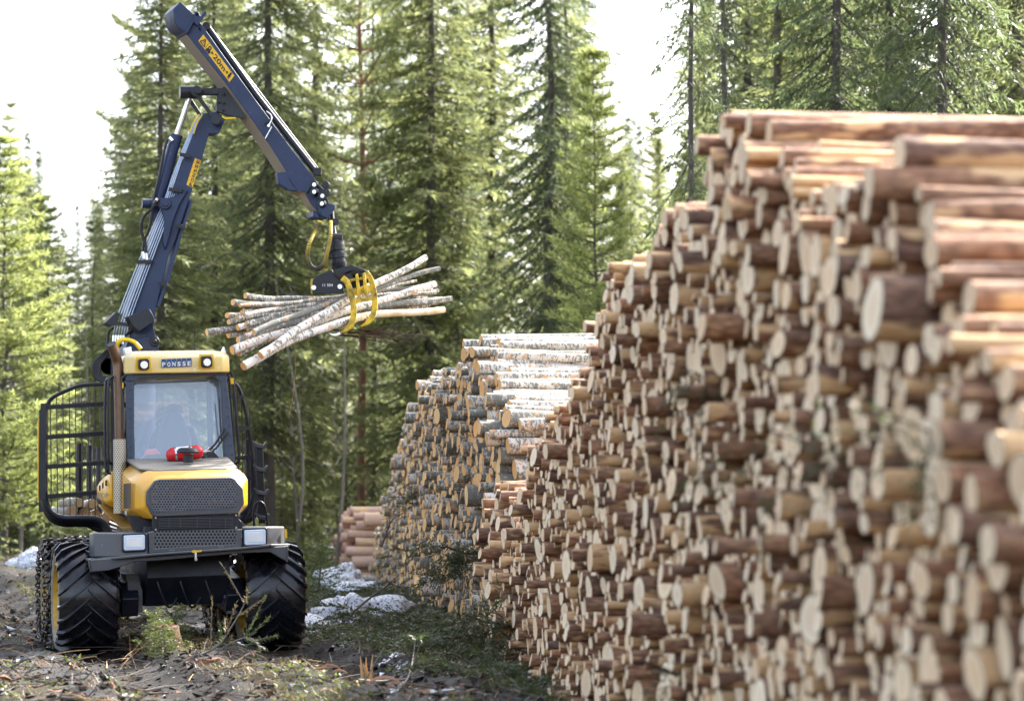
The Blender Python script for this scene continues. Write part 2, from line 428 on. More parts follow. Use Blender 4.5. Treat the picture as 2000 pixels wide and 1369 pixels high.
class MB:
    """collects shapes and links them as ONE mesh object"""
    def __init__(s):
        s.v = []; s.f = []; s.mi = []; s.cuts = []

    def add(s, vs, fs, mi=0):
        b = len(s.v)
        s.cuts.append((b, len(s.f)))
        s.v += [Vector(x) for x in vs]
        for f in fs:
            s.f.append(tuple(b + i for i in f)); s.mi.append(mi)
        return b

    def prism(s, poly, D, mi=0, mi_side=None, side_mi=None):
        """polygon of 3D points extruded by the vector D"""
        n = len(poly)
        D = Vector(D)
        pts = [Vector(p) for p in poly]
        vs = pts + [p + D for p in pts]
        s.add(vs, [tuple(range(n))], mi)
        b = len(s.v) - 2 * n
        s.f.append(tuple(b + n + i for i in reversed(range(n)))); s.mi.append(mi)
        for i in range(n):
            j = (i + 1) % n
            s.f.append((b + j, b + i, b + n + i, b + n + j))
            s.mi.append(side_mi.get(i, mi) if side_mi else mi)

    def box(s, c, size, R=None, mi=0):
        x, y, z = size[0] / 2, size[1] / 2, size[2] / 2
        c = Vector(c)
        vs = []
        for p in ((-x, -y, -z), (x, -y, -z), (x, y, -z), (-x, y, -z), (-x, -y, z), (x, -y, z), (x, y, z), (-x, y, z)):
            q = Vector(p)
            if R is not None: q = R @ q
            vs.append(c + q)
        s.add(vs, [(0, 3, 2, 1), (4, 5, 6, 7), (0, 1, 5, 4), (1, 2, 6, 5), (2, 3, 7, 6), (3, 0, 4, 7)], mi)

    def beam(s, a, b, w, h, up=(0, 0, 1), mi=0):
        a = Vector(a); b = Vector(b); d = (b - a).normalized()
        up = Vector(up)
        x = d.cross(up)
        if x.length < 1e-4: x = Vector((1, 0, 0))
        x.normalize(); z = x.cross(d)
        vs = []
        for p in (a, b):
            for sx, sz in ((-1, -1), (1, -1), (1, 1), (-1, 1)):
                vs.append(p + x * sx * w / 2 + z * sz * h / 2)
        s.add(vs, [(0, 1, 2, 3), (7, 6, 5, 4), (0, 4, 5, 1), (1, 5, 6, 2), (2, 6, 7, 3), (3, 7, 4, 0)], mi)

    def tube(s, pts, r, n=8, mi=0, cap=True):
        pts = [Vector(p) for p in pts]
        rs = r if isinstance(r, (list, tuple)) else [r] * len(pts)
        base = len(s.v)
        s.cuts.append((base, len(s.f)))
        prev = None
        for i, p in enumerate(pts):
            d = (pts[min(i + 1, len(pts) - 1)] - pts[max(i - 1, 0)]).normalized()
            if prev is None:
                x = d.orthogonal().normalized()
            else:
                x = (prev - d * prev.dot(d))
                if x.length < 1e-5: x = d.orthogonal()
                x.normalize()
            prev = x
            y = d.cross(x)
            for k in range(n):
                a = 2 * PI * k / n
                s.v.append(p + (x * math.cos(a) + y * math.sin(a)) * rs[i])
        for i in range(len(pts) - 1):
            for k in range(n):
                k2 = (k + 1) % n
                s.f.append((base + i * n + k, base + i * n + k2, base + (i + 1) * n + k2, base + (i + 1) * n + k)); s.mi.append(mi)
        if cap:
            s.f.append(tuple(base + k for k in reversed(range(n)))); s.mi.append(mi)
            e = base + (len(pts) - 1) * n
            s.f.append(tuple(e + k for k in range(n))); s.mi.append(mi)

    def loft(s, rings, mi=0, cap=True, closed=True):
        n = len(rings[0]); base = len(s.v)
        s.cuts.append((base, len(s.f)))
        for r in rings: s.v += [Vector(p) for p in r]
        for i in range(len(rings) - 1):
            for k in range(n if closed else n - 1):
                k2 = (k + 1) % n
                s.f.append((base + i * n + k, base + i * n + k2, base + (i + 1) * n + k2, base + (i + 1) * n + k)); s.mi.append(mi)
        if cap:
            s.f.append(tuple(base + k for k in reversed(range(n)))); s.mi.append(mi)
            e = base + (len(rings) - 1) * n
            s.f.append(tuple(e + k for k in range(n))); s.mi.append(mi)

    def disc(s, c, axis, r, h, n=20, mi=0):
        c = Vector(c); a = Vector(axis).normalized()
        s.tube([c - a * h / 2, c + a * h / 2], r, n, mi)

    def split(s):
        out = []
        c = s.cuts + [(len(s.v), len(s.f))]
        for (a, fa), (b, fb) in zip(c, c[1:]):
            m = MB(); m.v = s.v[a:b]; m.f = [tuple(i - a for i in f) for f in s.f[fa:fb]]; m.mi = s.mi[fa:fb]
            m.cuts = [(0, 0)]
            out.append(m)
        return out

    def build(s, name, mats, parent=None, inv=None, bevel=0.0, smooth=40, recalc=True, uvax=None, segs=2, split=False):
        if split:
            return [q.build(name, mats, parent, inv, bevel, smooth, recalc, uvax, segs) for q in s.split()][-1]
        if not isinstance(mats, (list, tuple)): mats = [mats]
        me = bpy.data.meshes.new(name)
        vs = [inv @ v for v in s.v] if inv is not None else s.v
        me.from_pydata([tuple(v) for v in vs], [], s.f)
        me.polygons.foreach_set('material_index', s.mi)
        if recalc:
            bm = bmesh.new(); bm.from_mesh(me)
            bmesh.ops.recalc_face_normals(bm, faces=bm.faces)
            bm.to_mesh(me); bm.free()
        if uvax:
            uv = me.uv_layers.new(name='UVMap')
            for lp_ in me.loops:
                v = me.vertices[lp_.vertex_index].co
                uv.data[lp_.index].uv = (v[uvax[0]], v[uvax[1]])
        o = link(name, me, parent, mats)
        if smooth:
            me.shade_smooth()
            me.set_sharp_from_angle(angle=math.radians(smooth))
        if bevel:
            b = o.modifiers.new('Bevel', 'BEVEL'); b.width = bevel; b.segments = segs; b.limit_method = 'ANGLE'
            b.angle_limit = math.radians(35); b.harden_normals = False
        return o


def smooth_path(pts, k=6):
    """Catmull-Rom through the points"""
    P = [Vector(p) for p in pts]
    P = [P[0] * 2 - P[1]] + P + [P[-1] * 2 - P[-2]]
    out = []
    for i in range(1, len(P) - 2):
        for j in range(k):
            t = j / k
            a, b, c, d = P[i - 1], P[i], P[i + 1], P[i + 2]
            out.append(0.5 * ((2 * b) + (c - a) * t + (2 * a - 5 * b + 4 * c - d) * t * t + (3 * b - a - 3 * c + d) * t ** 3))
    out.append(P[-2])
    return out


def text_mesh(body, size=1.0, bold=0.0):
    cu = bpy.data.curves.new('lettering', 'FONT')
    cu.body = body; cu.size = size; cu.offset = bold; cu.resolution_u = 3
    cu.align_x = 'CENTER'; cu.align_y = 'CENTER'
    o = bpy.data.objects.new('lettering', cu)
    col.objects.link(o)
    bpy.context.view_layer.update()
    me = bpy.data.meshes.new_from_object(o)
    vs = [tuple(v.co) for v in me.vertices]
    fs = [tuple(p.vertices) for p in me.polygons]
    bpy.data.objects.remove(o); bpy.data.meshes.remove(me); bpy.data.curves.remove(cu)
    return vs, fs


def put_text(body, height, fn, name, mat, parent, inv, bold=0.0, width=None):
    """letters laid onto a surface; fn maps flat text coordinates (u right, v up) to a world point"""
    vs, fs = text_mesh(body, 1.0, bold)
    A = np.array(vs)
    h = A[:, 1].max() - A[:, 1].min(); w = A[:, 0].max() - A[:, 0].min()
    cx = (A[:, 0].max() + A[:, 0].min()) / 2; cy = (A[:, 1].max() + A[:, 1].min()) / 2
    k = height / h; kx = (width / w) if width else k
    m = MB()
    m.add([fn((v[0] - cx) * kx, (v[1] - cy) * k) for v in vs], fs)
    return m.build(name, mat, parent, inv, smooth=0, recalc=False)


# ------------------------------------------------------------------ logs
def log_arrays(rng, length, r0, r1, sides=10, segs=3, bend=0.02, cut=0.09):
    """one log along +X; returns bark (v,f), end faces (v,f), with their lp and lc"""
    seed = rng.random(3) * 40
    c1, c2 = rng.random(2)
    ph = rng.random(4) * 2 * PI
    th = np.linspace(0, 2 * PI, sides, endpoint=False)
    ov = 1 + 0.07 * np.sin(2 * th + ph[0]) + 0.035 * np.sin(3 * th + ph[1]) + rng.normal(0, 0.012, sides)
    xs = np.linspace(0, length, segs + 1)
    by, bz = rng.normal(0, bend, 2) * length
    V = []; LP = []
    ct = rng.normal(0, cut, 2)
    for i, x in enumerate(xs):
        t = x / length
        r = (r0 + (r1 - r0) * t) * (1 + (rng.normal(0, 0.03) if 0 < i < segs else 0))
        o = math.sin(t * PI)
        yy = r * ov * np.cos(th); zz = r * ov * np.sin(th)
        xx = np.full(sides, x) + ((yy * ct[0] + zz * ct[1]) if i == 0 else 0)
        V.append(np.stack([xx, yy + by * o, zz + bz * o], 1))
        LP.append(np.stack([np.full(sides, x), yy, zz], 1) + seed)
    V = np.concatenate(V); LP = np.concatenate(LP)
    F = []
    for i in range(segs):
        for k in range(sides):
            k2 = (k + 1) % sides
            F.append((i * sides + k, (i + 1) * sides + k, (i + 1) * sides + k2, i * sides + k2))
    LC = np.tile([c1, c2, 1.0], (len(V), 1))
    # ends: centre point and one ring in the middle
    EV = []; EF = []; ELP = []; ELC = []
    for e, base in ((0, 0), (1, segs * sides)):
        ring = V[base:base + sides]; rl = LP[base:base + sides]
        c = ring.mean(0); cl = rl.mean(0)
        off = -0.001 if e == 0 else 0.001
        b = len(EV) and sum(len(x) for x in EV)
        mid = c + (ring - c) * 0.55
        pts = np.concatenate([[c], mid, ring]) + [off, 0, 0]
        EV.append(pts)
        ELP.append(np.concatenate([[cl], cl + (rl - cl) * 0.55, rl]))
        ELC.append(np.array([[c1, c2, 0.0]] + [[c1, c2, 0.55]] * sides + [[c1, c2, 1.0]] * sides))
        for k in range(sides):
            k2 = (k + 1) % sides
            t1 = (b, b + 1 + k2, b + 1 + k); t2 = (b + 1 + k, b + 1 + k2, b + 1 + sides + k2, b + 1 + sides + k)
            if e == 1:
                t1 = t1[::-1]; t2 = t2[::-1]
            EF.append(t1); EF.append(t2)
    return (V, F, LP, LC), (np.concatenate(EV), EF, np.concatenate(ELP), np.concatenate(ELC))


def mesh_from(name, V, F, LP, LC, smooth=True):
    me = bpy.data.meshes.new(name)
    me.from_pydata(V.tolist(), [], F)
    set_attrs(me, LP, LC)
    if smooth: me.shade_smooth()
    return me


def log_object(name, rng, loc, R, length, r0, r1, bark, cut, label, cat, group=None, sides=14, segs=5, bend=0.012, knots=0):
    A, B = log_arrays(rng, length, r0, r1, sides, segs, bend)
    V, F, LP, LC = A
    if knots:
        V = V.copy(); F = list(F); extraV = []; extraLP = []
        for _ in range(knots):
            x = rng.random() * length; a = rng.random() * 2 * PI; r = r0 + (r1 - r0) * x / length
            d = np.array([0.3, math.cos(a), math.sin(a)]); d /= np.linalg.norm(d)
            c = np.array([x, r * 0.9 * math.cos(a), r * 0.9 * math.sin(a)])
            b = len(V) + len(extraV); q = r * 0.22
            s1 = np.array([1, 0, 0.]); s2 = np.cross(d, s1)
            for k in range(5):
                an = 2 * PI * k / 5
                extraV.append(c + (s1 * math.cos(an) + s2 * math.sin(an)) * q)
                extraV.append(c + (s1 * math.cos(an) + s2 * math.sin(an)) * q * 0.7 + d * (r * 0.35 + 0.012))
            for k in range(5):
                k2 = (k + 1) % 5
                F.append((b + 2 * k, b + 2 * k2, b + 2 * k2 + 1, b + 2 * k + 1))
            F.append(tuple(b + 2 * k + 1 for k in range(5)))
        V = np.concatenate([V, np.array(extraV)]); LP = np.concatenate([LP, np.array(extraV) + LP[0]])
        LC = np.tile(LC[0], (len(V), 1))
    EV, EF, ELP, ELC = B
    h = len(EV) // 2; hf = len(EF) // 2; nv = len(V); nf = len(F)
    V = np.concatenate([V, EV[h:]]); LP = np.concatenate([LP, ELP[h:]]); LC = np.concatenate([LC, ELC[h:]])
    F = list(F) + [tuple(j - h + nv for j in f) for f in EF[hf:]]
    me = mesh_from(name, V, F, LP, LC)
    me.materials.append(bark); me.materials.append(cut)
    me.polygons.foreach_set('material_index', [0] * nf + [1] * (len(F) - nf))
    o = link(name, me, None)
    o.location = loc; o.rotation_euler = R
    tag(o, label, cat, group)
    link('cut_face', mesh_from('cut_face', EV[:h], EF[:hf], ELP[:h], ELC[:h], False), o, [cut])
    return o


def face_x(Y):
    return 2.46 - 0.09 * Y


def pack(Y0, Y1, prof, radii, rng, z0=0.0, fails=260, crest=None):
    """drop logs one by one (as discs in the plane of the pile's front) and let each roll to rest"""
    U = []; Z = []; R_ = []
    cell = 0.5
    nb = int((Y1 - Y0) / cell) + 3
    B = [[] for _ in range(nb)]
    bad = 0
    while bad < fails:
        r = radii(rng)
        u0 = rng.uniform(Y0 + r, Y1 - r)
        lo = max(Y0 + r, u0 - 0.45); hi = min(Y1 - r, u0 + 0.45)
        g = np.arange(lo, hi + 1e-6, 0.012)
        ids = []
        for b in range(max(0, int((lo - Y0 - 0.4) / cell)), min(nb, int((hi - Y0 + 0.4) / cell) + 1)):
            ids += B[b][-26:]
        if ids:
            ids = np.array(ids)
            uu = np.array(U)[ids] if len(U) < 400 else np.take(UA, ids)
            if len(U) >= 400:
                zz = np.take(ZA, ids); rr = np.take(RA, ids)
            else:
                zz = np.array(Z)[ids]; rr = np.array(R_)[ids]
            d = g[:, None] - uu[None]
            s2 = (r + rr)[None] ** 2 - d * d
            h = np.where(s2 > 0, zz[None] + np.sqrt(np.maximum(s2, 0)), -1).max(1)
            h = np.maximum(h, z0 + r)
        else:
            h = np.full(len(g), z0 + r)
        i = int(np.argmin(np.abs(g - u0)))
        while True:
            if i > 0 and h[i - 1] < h[i] - 1e-7: i -= 1
            elif i < len(g) - 1 and h[i + 1] < h[i] - 1e-7: i += 1
            else: break
        u, z = g[i], h[i]
        if crest is not None and crest(u, z, r) and rng.random() < .8:
            bad += .3
            continue
        if z + r > np.interp(u, prof[0], prof[1]):
            bad += 1
            continue
        bad = 0
        n = len(U)
        U.append(u); Z.append(z); R_.append(r)
        if n + 1 == 400:
            UA = np.zeros(20000); ZA = np.zeros(20000); RA = np.zeros(20000)
            UA[:400] = U; ZA[:400] = Z; RA[:400] = R_
        elif n + 1 > 400:
            UA[n] = u; ZA[n] = z; RA[n] = r
        B[int((u - Y0) / cell)].append(n)
    return np.array(U), np.array(Z), np.array(R_)


def pile(Y0, Y1, prof, radii, rng, xf, length, bark, cut, name, labels, cat, group, n_single, stuff_label,
         yaw=10.0, sig=0.15, hide=None, yaw_j=1.3, crest=None):
    gu = np.arange(Y0, Y1, .33); pn = np.interp(gu, prof[0], prof[1]) + rng.normal(0, .07, len(gu)) * np.minimum(1, np.interp(gu, prof[0], prof[1]) / 2)
    U, Z, R_ = pack(Y0, Y1, (gu, pn), radii, rng, crest=crest)
    n = len(U)
    stag = rng.normal(0, sig, n) + 0.05 * np.sin(U * 2.3 + Z * 1.7) - np.where(rng.random(n) < 0.04, rng.uniform(0.08, 0.18, n), 0)
    X = np.array([xf(u) for u in U]) + stag
    px = 1000 + FOC * X / U; py = HOR - FOC * (Z - EYE) / U
    inframe = (px < 2010) & (py < 1385) & (px > -20)
    if hide is not None:
        inframe &= ~np.array([hide(a, b, c) for a, b, c in zip(U, Z, px)])
    size = np.where(inframe, R_ / U, 0)
    order = np.argsort(-size)[:n_single]
    single = set(int(i) for i in order if size[i] > 0)
    # single logs: few mesh sizes would look repeated, so each has its own mesh
    SV = []; SF = []; SLP = []; SLC = []; SM = []; off = 0
    for i in range(n):
        ya = math.radians(yaw + rng.normal(0, yaw_j)); pi_ = rng.normal(0, 0.006)
        ln = length * rng.uniform(0.93, 1.07)
        if np.interp(U[i], prof[0], prof[1]) - Z[i] < 0.3:
            ya = math.radians(yaw + rng.normal(0, yaw_j * 1.8)); pi_ = rng.normal(0, 0.014)
            X[i] += abs(rng.normal(0, .10))
        r0 = R_[i] * 0.985; r1 = r0 * rng.uniform(0.78, 1.04)
        loc = Vector((X[i], U[i], Z[i]))
        if i in single:
            lab = labels(U[i], Z[i], R_[i], np.interp(U[i], prof[0], prof[1]), px[i], py[i])
            log_object(name, rng, loc, (0, -pi_, ya), ln, r0, r1, bark, cut, lab[0], cat, lab[1],
                       sides=14 if U[i] < 20 else 11, segs=5, bend=0.006, knots=int(rng.integers(0, 4)))
        else:
            A, B = log_arrays(rng, ln, r0, r1, 10 if U[i] < 30 else 8, 2, 0.004)
            Rm = np.array(Matrix.Rotation(ya, 3, 'Z') @ Matrix.Rotation(-pi_, 3, 'Y'))
            for (V, F, LP, LC), mi in ((A, 0), (B, 1)):
                SV.append(V @ Rm.T + np.array(loc)); SLP.append(LP); SLC.append(LC)
                SF += [tuple(j + off for j in f) for f in F]; SM += [mi] * len(F)
                off += len(V)
    if SV:
        me = bpy.data.meshes.new(name + 's')
        me.from_pydata(np.concatenate(SV).tolist(), [], SF)
        set_attrs(me, np.concatenate(SLP), np.concatenate(SLC))
        me.polygons.foreach_set('material_index', SM)
        sm = (np.array(SM) == 0); me.polygons.foreach_set('use_smooth', sm)
        o = link('stacked_logs', me, None, [bark, cut])
        tag(o, stuff_label, 'logs', None, 'stuff')
    return n


# --- the near pile of pine logs
prof_pine = ([7.6, 8.3, 8.72, 9.1, 9.46, 10, 10.5, 11.3, 12.2, 13.0, 13.5, 14.1, 14.5, 15.0, 15.15, 15.5, 17.7, 18.0, 19.5, 20.1, 21.2, 21.5, 24.4, 24.9, 25.8, 26.6, 27.0],
             [1.1, 1.6, 1.95, 2.2, 2.45, 2.75, 2.95, 3.1, 3.25, 3.5, 3.68, 3.86, 3.88, 3.84, 3.55, 3.5, 3.52, 3.4, 3.38, 3.15, 2.9, 2.65, 2.45, 2.1, 1.8, 0.8, 0.3])


def rad_pine(rng):
    k = rng.random()
    if k < 0.045: return rng.uniform(0.092, 0.13)
    if k < 0.40: return rng.uniform(0.048, 0.075)
    return rng.uniform(0.030, 0.050)


def lab_pine(u, z, r, top, px, py):
    size = 'thick' if r > 0.095 else ('slender' if r < 0.055 else 'middling')
    ed = top - z
    if ed < 0.35 and u < 15:
        return (f'{size} red-brown pine log lying bare on the stepped near crest of the tall pine pile', f'{size} logs along the near crest of the pine pile')
    if z > 2.4:
        return (f'{size} pine log with cream cut end high in the tall blurred near pile', f'{size} logs high in the pine pile')
    if z > 1.2:
        return (f'{size} pine log with cream cut end at middle height of the tall near pile', f'{size} logs at middle height of the pine pile')
    return (f'{size} pine log with cream cut end low down in the tall near pile', f'{size} logs low in the pine pile')


pile(7.6, 27.0, prof_pine, rad_pine, np.random.default_rng(3), face_x, 3.9, M['pine_bark'], M['pine_cut'], 'pine_log', lab_pine,
     'log', None, 300, 'remaining smaller pine logs stacked deep in the tall near pile', sig=0.06,
     crest=lambda u, z, r: u < 16.5 and r < .066 and np.interp(u, prof_pine[0], prof_pine[1]) - z < .55)

# --- low shelf of thicker logs at the far foot of the pine pile
prof_low = ([26.2, 27.0, 28.0, 28.4], [1.6, 1.95, 1.92, 1.2])


def lab_low(u, z, r, top, px, py):
    if top - z < 0.3:
        return ('reddish log on top of the low stack between birch pile and pine pile', 'top logs of the low stack between the piles')
    return ('reddish log inside the low stack between birch pile and pine pile', 'logs of the low stack between the piles')


pile(26.2, 28.4, prof_low, lambda g: g.uniform(0.04, 0.11), np.random.default_rng(5), lambda Y: face_x(Y) - 0.14, 3.2, M['pine_bark'], M['pine_cut'],
     'spruce_log', lab_low, 'log', None, 300, 'x', sig=0.10)

# --- birch pile beyond it
prof_birch = ([28.45, 29.3, 30.2, 31.3, 32.4, 33.2, 35.1, 38, 44, 47, 51, 54, 56, 60, 66.5, 72],
              [2.75, 3.05, 3.4, 3.8, 3.92, 3.85, 3.8, 3.85, 3.95, 3.7, 3.4, 2.8, 2.2, 1.65, 0.85, 0.3])


def rad_birch(g):
    k = g.random()
    if k < 0.10: return g.uniform(0.09, 0.135)
    return g.uniform(0.045, 0.088)


def lab_birch(u, z, r, top, px, py):
    size = 'thick' if r > 0.095 else 'thin'
    if top - z < 0.35 and u < 36:
        return (f'{size} white birch log lying lengthwise on the near steps of the birch pile', f'{size} logs on the near steps of the birch pile')
    if z > 2.0:
        return (f'{size} birch log with orange cut end in the upper part of the birch pile', f'{size} logs in the upper part of the birch pile')
    return (f'{size} birch log with orange cut end in the lower part of the birch pile', f'{size} logs in the lower part of the birch pile')


pile(28.45, 72.0, prof_birch, rad_birch, np.random.default_rng(7), face_x, 3.3, M['birch_bark'], M['birch_cut'], 'birch_log', lab_birch,
     'log', None, 300, 'remaining white birch logs stacked in the long birch pile', sig=0.085,
     hide=lambda u, z, px: (u < 30 and z < 1.9), yaw_j=3.0, yaw=12.5,
     crest=lambda u, z, r: u < 33.5 and r < .075 and np.interp(u, prof_birch[0], prof_birch[1]) - z < .6)

# --- small pile of red-marked logs at the far end
prof_red = ([66, 66.8, 69, 73, 77, 78], [1.7, 1.85, 1.8, 1.6, 1.3, 0.9])
pile(66, 78, prof_red, lambda g: g.uniform(0.09, 0.16), np.random.default_rng(9), lambda Y: 1.84 - 0.09 * Y, 3.0, M['far_bark'], M['pink_cut'], 'marked_log',
     lambda u, z, r, top, px, py: (('log with pink painted end on top of the small far pile', 'top logs of the small far pile') if top - z < 0.35 else
                                   ('log with pink painted end within the small far pile', 'logs within the small far pile')),
     'log', None, 300, 'x', sig=0.15)


# ------------------------------------------------------------------ forwarder
YAW = math.radians(15.0)
FX, FY = -3.773, 29.8
CS, SN = math.cos(YAW), math.sin(YAW)
fw = empty('forwarder', (FX, FY, 0), YAW, 'yellow and black forwarder with loading crane raised, seen from the front', 'forestry machine')
bpy.context.view_layer.update()
INV = fw.matrix_world.inverted()


def G(x, y, z):
    """machine coordinates (x across, y back, z up) to the world; the machine leans 1.7 degrees"""
    return Vector((FX + x * CS - y * SN, FY + x * SN + y * CS, z + 0.03 * x))


def P(px, py, y):
    """point on the machine at depth y behind its front that is seen at px,py"""
    k = (px - 1000) / FOC
    x = (k * (FY + y * CS) - FX + y * SN) / (CS - k * SN)
    Yw = FY + x * SN + y * CS
    return Vector((k * Yw, Yw, EYE + (HOR - py) * Yw / FOC))


BACK = Vector((-SN, CS, 0))      # machine's backward direction
RIGHT = Vector((CS, SN, 0.03))


SPLIT = {'boom_cap', 'dashboard', 'bogie_axle', 'hub', 'axle_bracket', 'lamp_housing', 'fender', 'panel_bolt', 'frame_bolt', 'gate_bar', 'gate_post', 'tube_clamp', 'hydraulic_tube', 'hand_rail',
         'yellow_tag', 'hose_fitting', 'crane_hose', 'roller', 'roller_bolt', 'strap', 'load_bunk', 'stake_step', 'wiper', 'roof_bracket', 'side_window', 'side_slot',
         'tank_vent', 'vent_slat', 'grapple_pin', 'extension_cylinder', 'valve_box', 'label', 'boom_fitting', 'cylinder_bracket', 'anti_slip_tooth_'}


def fwb(mb, name, mat, parent=None, **k):
    k.setdefault('bevel', 0.0)
    if name in SPLIT: k['split'] = True
    return mb.build(name, mat, parent or fw, INV, **k)


def PX(pts, y):
    return [P(a, b, y) for a, b in pts]


# ---- wheels
def tyre_mesh(R=0.66, w=0.70, lugs=22):
    m = MB()
    prof = [(-0.30, 0.40), (-0.335, 0.45), (-0.35, 0.52), (-0.345, 0.575), (-0.30, 0.605), (-0.18, 0.618), (0, 0.622),
            (0.18, 0.618), (0.30, 0.605), (0.345, 0.575), (0.35, 0.52), (0.335, 0.45), (0.30, 0.40)]
    n = 64
    rings = []
    for i in range(n):
        a = 2 * PI * i / n
        rings.append([Vector((x, r * math.sin(a), r * math.cos(a))) for x, r in prof])
    b = len(m.v)
    for r in rings: m.v += r
    q = len(prof)
    for i in range(n):
        j = (i + 1) % n
        for k in range(q - 1):
            m.f.append((b + i * q + k, b + i * q + k + 1, b + j * q + k + 1, b + j * q + k))
            m.mi.append(1 if k < 3 or k >= q - 4 else 0)
    for i in range(lugs):
        for s in (-1, 1):
            a0 = 2 * PI * (i + (0.5 if s > 0 else 0)) / lugs
            secs = []
            for t in np.linspace(0, 1, 7):
                x = s * (-0.02 + 0.385 * t)
                a = a0 + 0.52 * t ** 0.9
                base = 0.612 if abs(x) < 0.30 else 0.60
                top = R + 0.006 * math.sin(3 * t) if t < 0.9 else R - 0.035
                if t == 1: base = 0.52; top = 0.60
                wd = 0.026 + 0.016 * t
                dirs = [(x, a - wd, base), (x, a - wd * 0.72, top), (x, a + wd * 0.72, top), (x, a + wd, base)]
                secs.append([Vector((X, r * math.sin(A), -r * math.cos(A))) for X, A, r in dirs])
            m.loft(secs, 0, cap=True)
    return m


def rim_mesh(side):
    m = MB(); n = 40
    prof = [(0.305, 0.415), (0.33, 0.425), (0.335, 0.40), (0.22, 0.37), (0.16, 0.33), (0.14, 0.24), (0.17, 0.2), (0.2, 0.14), (0.24, 0.12), (0.24, 0.0)]
    rings = [[Vector((side * x, r * math.sin(2 * PI * i / n), r * math.cos(2 * PI * i / n))) for x, r in prof] for i in range(n)]
    q = len(prof); b = 0
    for r in rings: m.v += r
    for i in range(n):
        j = (i + 1) % n
        for k in range(q - 1):
            m.f.append((i * q + k, i * q + k + 1, j * q + k + 1, j * q + k)); m.mi.append(0)
    for i in range(10):
        a = 2 * PI * i / 10
        m.disc((side * 0.175, 0.2 * math.sin(a), 0.2 * math.cos(a)), (1, 0, 0), 0.016, 0.05, 6, 0)
    return m


def chain_mesh():
    """steel tyre chain: side rings of links, cross bars with spikes"""
    m = MB(); rng = random.Random(4)
    nb = 26
    for s in (-1, 1):
        for i in range(60):
            a = 2 * PI * i / 60
            r = 0.55 + 0.012 * math.sin(5 * a)
            c = Vector((s * 0.385, r * math.sin(a), r * math.cos(a)))
            t = Vector((0, math.cos(a), -math.sin(a)))
            nrm = Vector((1, 0, 0)) if i % 2 else t.cross(Vector((1, 0, 0)))
            ring = [c + t * 0.042 * math.cos(q) + nrm * 0.024 * math.sin(q) for q in [2 * PI * k / 8 for k in range(9)]]
            m.tube(ring, 0.009, 5, cap=False)
    for i in range(nb):
        a = 2 * PI * i / nb
        for t0 in range(-4, 4):
            x0 = t0 * 0.09; x1 = x0 + 0.085
            za = 0.04 if (t0 % 2) else -0.04
            za += rng.uniform(-0.015, 0.015)
            r = 0.682 if abs(t0 + 0.5) < 3.6 else 0.64
            A0, A1 = a + za, a - za
            m.tube([Vector((x0, r * math.sin(A0), r * math.cos(A0))), Vector((x1, r * math.sin(A1), r * math.cos(A1)))], 0.014, 5)
            m.box((x0, r * math.sin(A0), r * math.cos(A0)), (0.035, 0.05, 0.05), Matrix.Rotation(-a, 3, 'X'))
        for s in (-1, 1):
            m.tube([Vector((s * 0.35, 0.66 * math.sin(a + .03), 0.66 * math.cos(a + .03))), Vector((s * 0.405, 0.60 * math.sin(a), 0.60 * math.cos(a))),
                    Vector((s * 0.385, 0.55 * math.sin(a - .03), 0.55 * math.cos(a - .03)))], 0.012, 5)
    return m


TY = tyre_mesh(); T_ME = None; RIM_ME = {}; CH_ME = None
sink = 0.0
for (x, y, ch) in ((-1.11, 0.86, 0), (1.10, 0.86, 0), (-1.11, 2.42, 1), (1.10, 2.42, 1), (-0.62, 5.7, 0), (1.50, 5.7, 0), (-0.42, 7.15, 1), (1.65, 7.15, 1)):
    w = bpy.data.objects.new('wheel', None); w.empty_display_size = 0.2; col.objects.link(w); w.parent = fw
    w.location = INV @ (G(x, y, 0) * 1.0); w.location.z = 0.645
    w.rotation_euler = (random.random() * 0.2, 0, 0)
    if T_ME is None:
        t = TY.build('tyre', [M['rubber'], M['sidewall']], w, smooth=30, bevel=0.004, segs=1); T_ME = t.data
        for s in (-1, 1):
            RIM_ME[s] = rim_mesh(s).build('rim', M['rim'], w, smooth=30).data
    else:
        o = bpy.data.objects.new('tyre', T_ME); col.objects.link(o); o.parent = w
        for s in (-1, 1):
            o = bpy.data.objects.new('rim', RIM_ME[s]); col.objects.link(o); o.parent = w
    if ch:
        if CH_ME is None:
            CH_ME = chain_mesh().build('tyre_chain', M['chain'], w, smooth=40, recalc=False).data
        else:
            o = bpy.data.objects.new('tyre_chain', CH_ME); col.objects.link(o); o.parent = w

# ---- undercarriage
m = MB()
for y0, y1 in ((0.75, 2.55), (5.6, 7.25)):
    ym = (y0 + y1) / 2
    for s in (-1, 1):
        x = s * 0.62
        m.prism([G(x - 0.09, y0 - 0.18, 0.45), G(x - 0.09, y0 - 0.28, 0.66), G(x - 0.09, y0 - 0.1, 0.86), G(x - 0.09, ym, 0.98), G(x - 0.09, y1 + 0.1, 0.86), G(x - 0.09, y1 + 0.28, 0.66), G(x - 0.09, y1 + 0.1, 0.45), G(x - 0.09, ym, 0.52)], RIGHT * 0.2)
    m.tube([G(-0.75, ym, 0.75), G(0.75, ym, 0.75)], 0.16, 14)
fwb(m, 'bogie_axle', M['black'], bevel=0.012)
m = MB()
for s in (-1, 1):
    for y0 in (0.86, 2.42, 5.7, 7.15):
        m.tube([G(s * 0.55, y0, 0.645), G(s * 0.8, y0, 0.645)], 0.21, 16)
        m.tube([G(s * 0.7, y0, 0.645), G(s * 1.0, y0, 0.645)], 0.14, 16)
fwb(m, 'hub', M['black'], bevel=0.01)
m = MB()
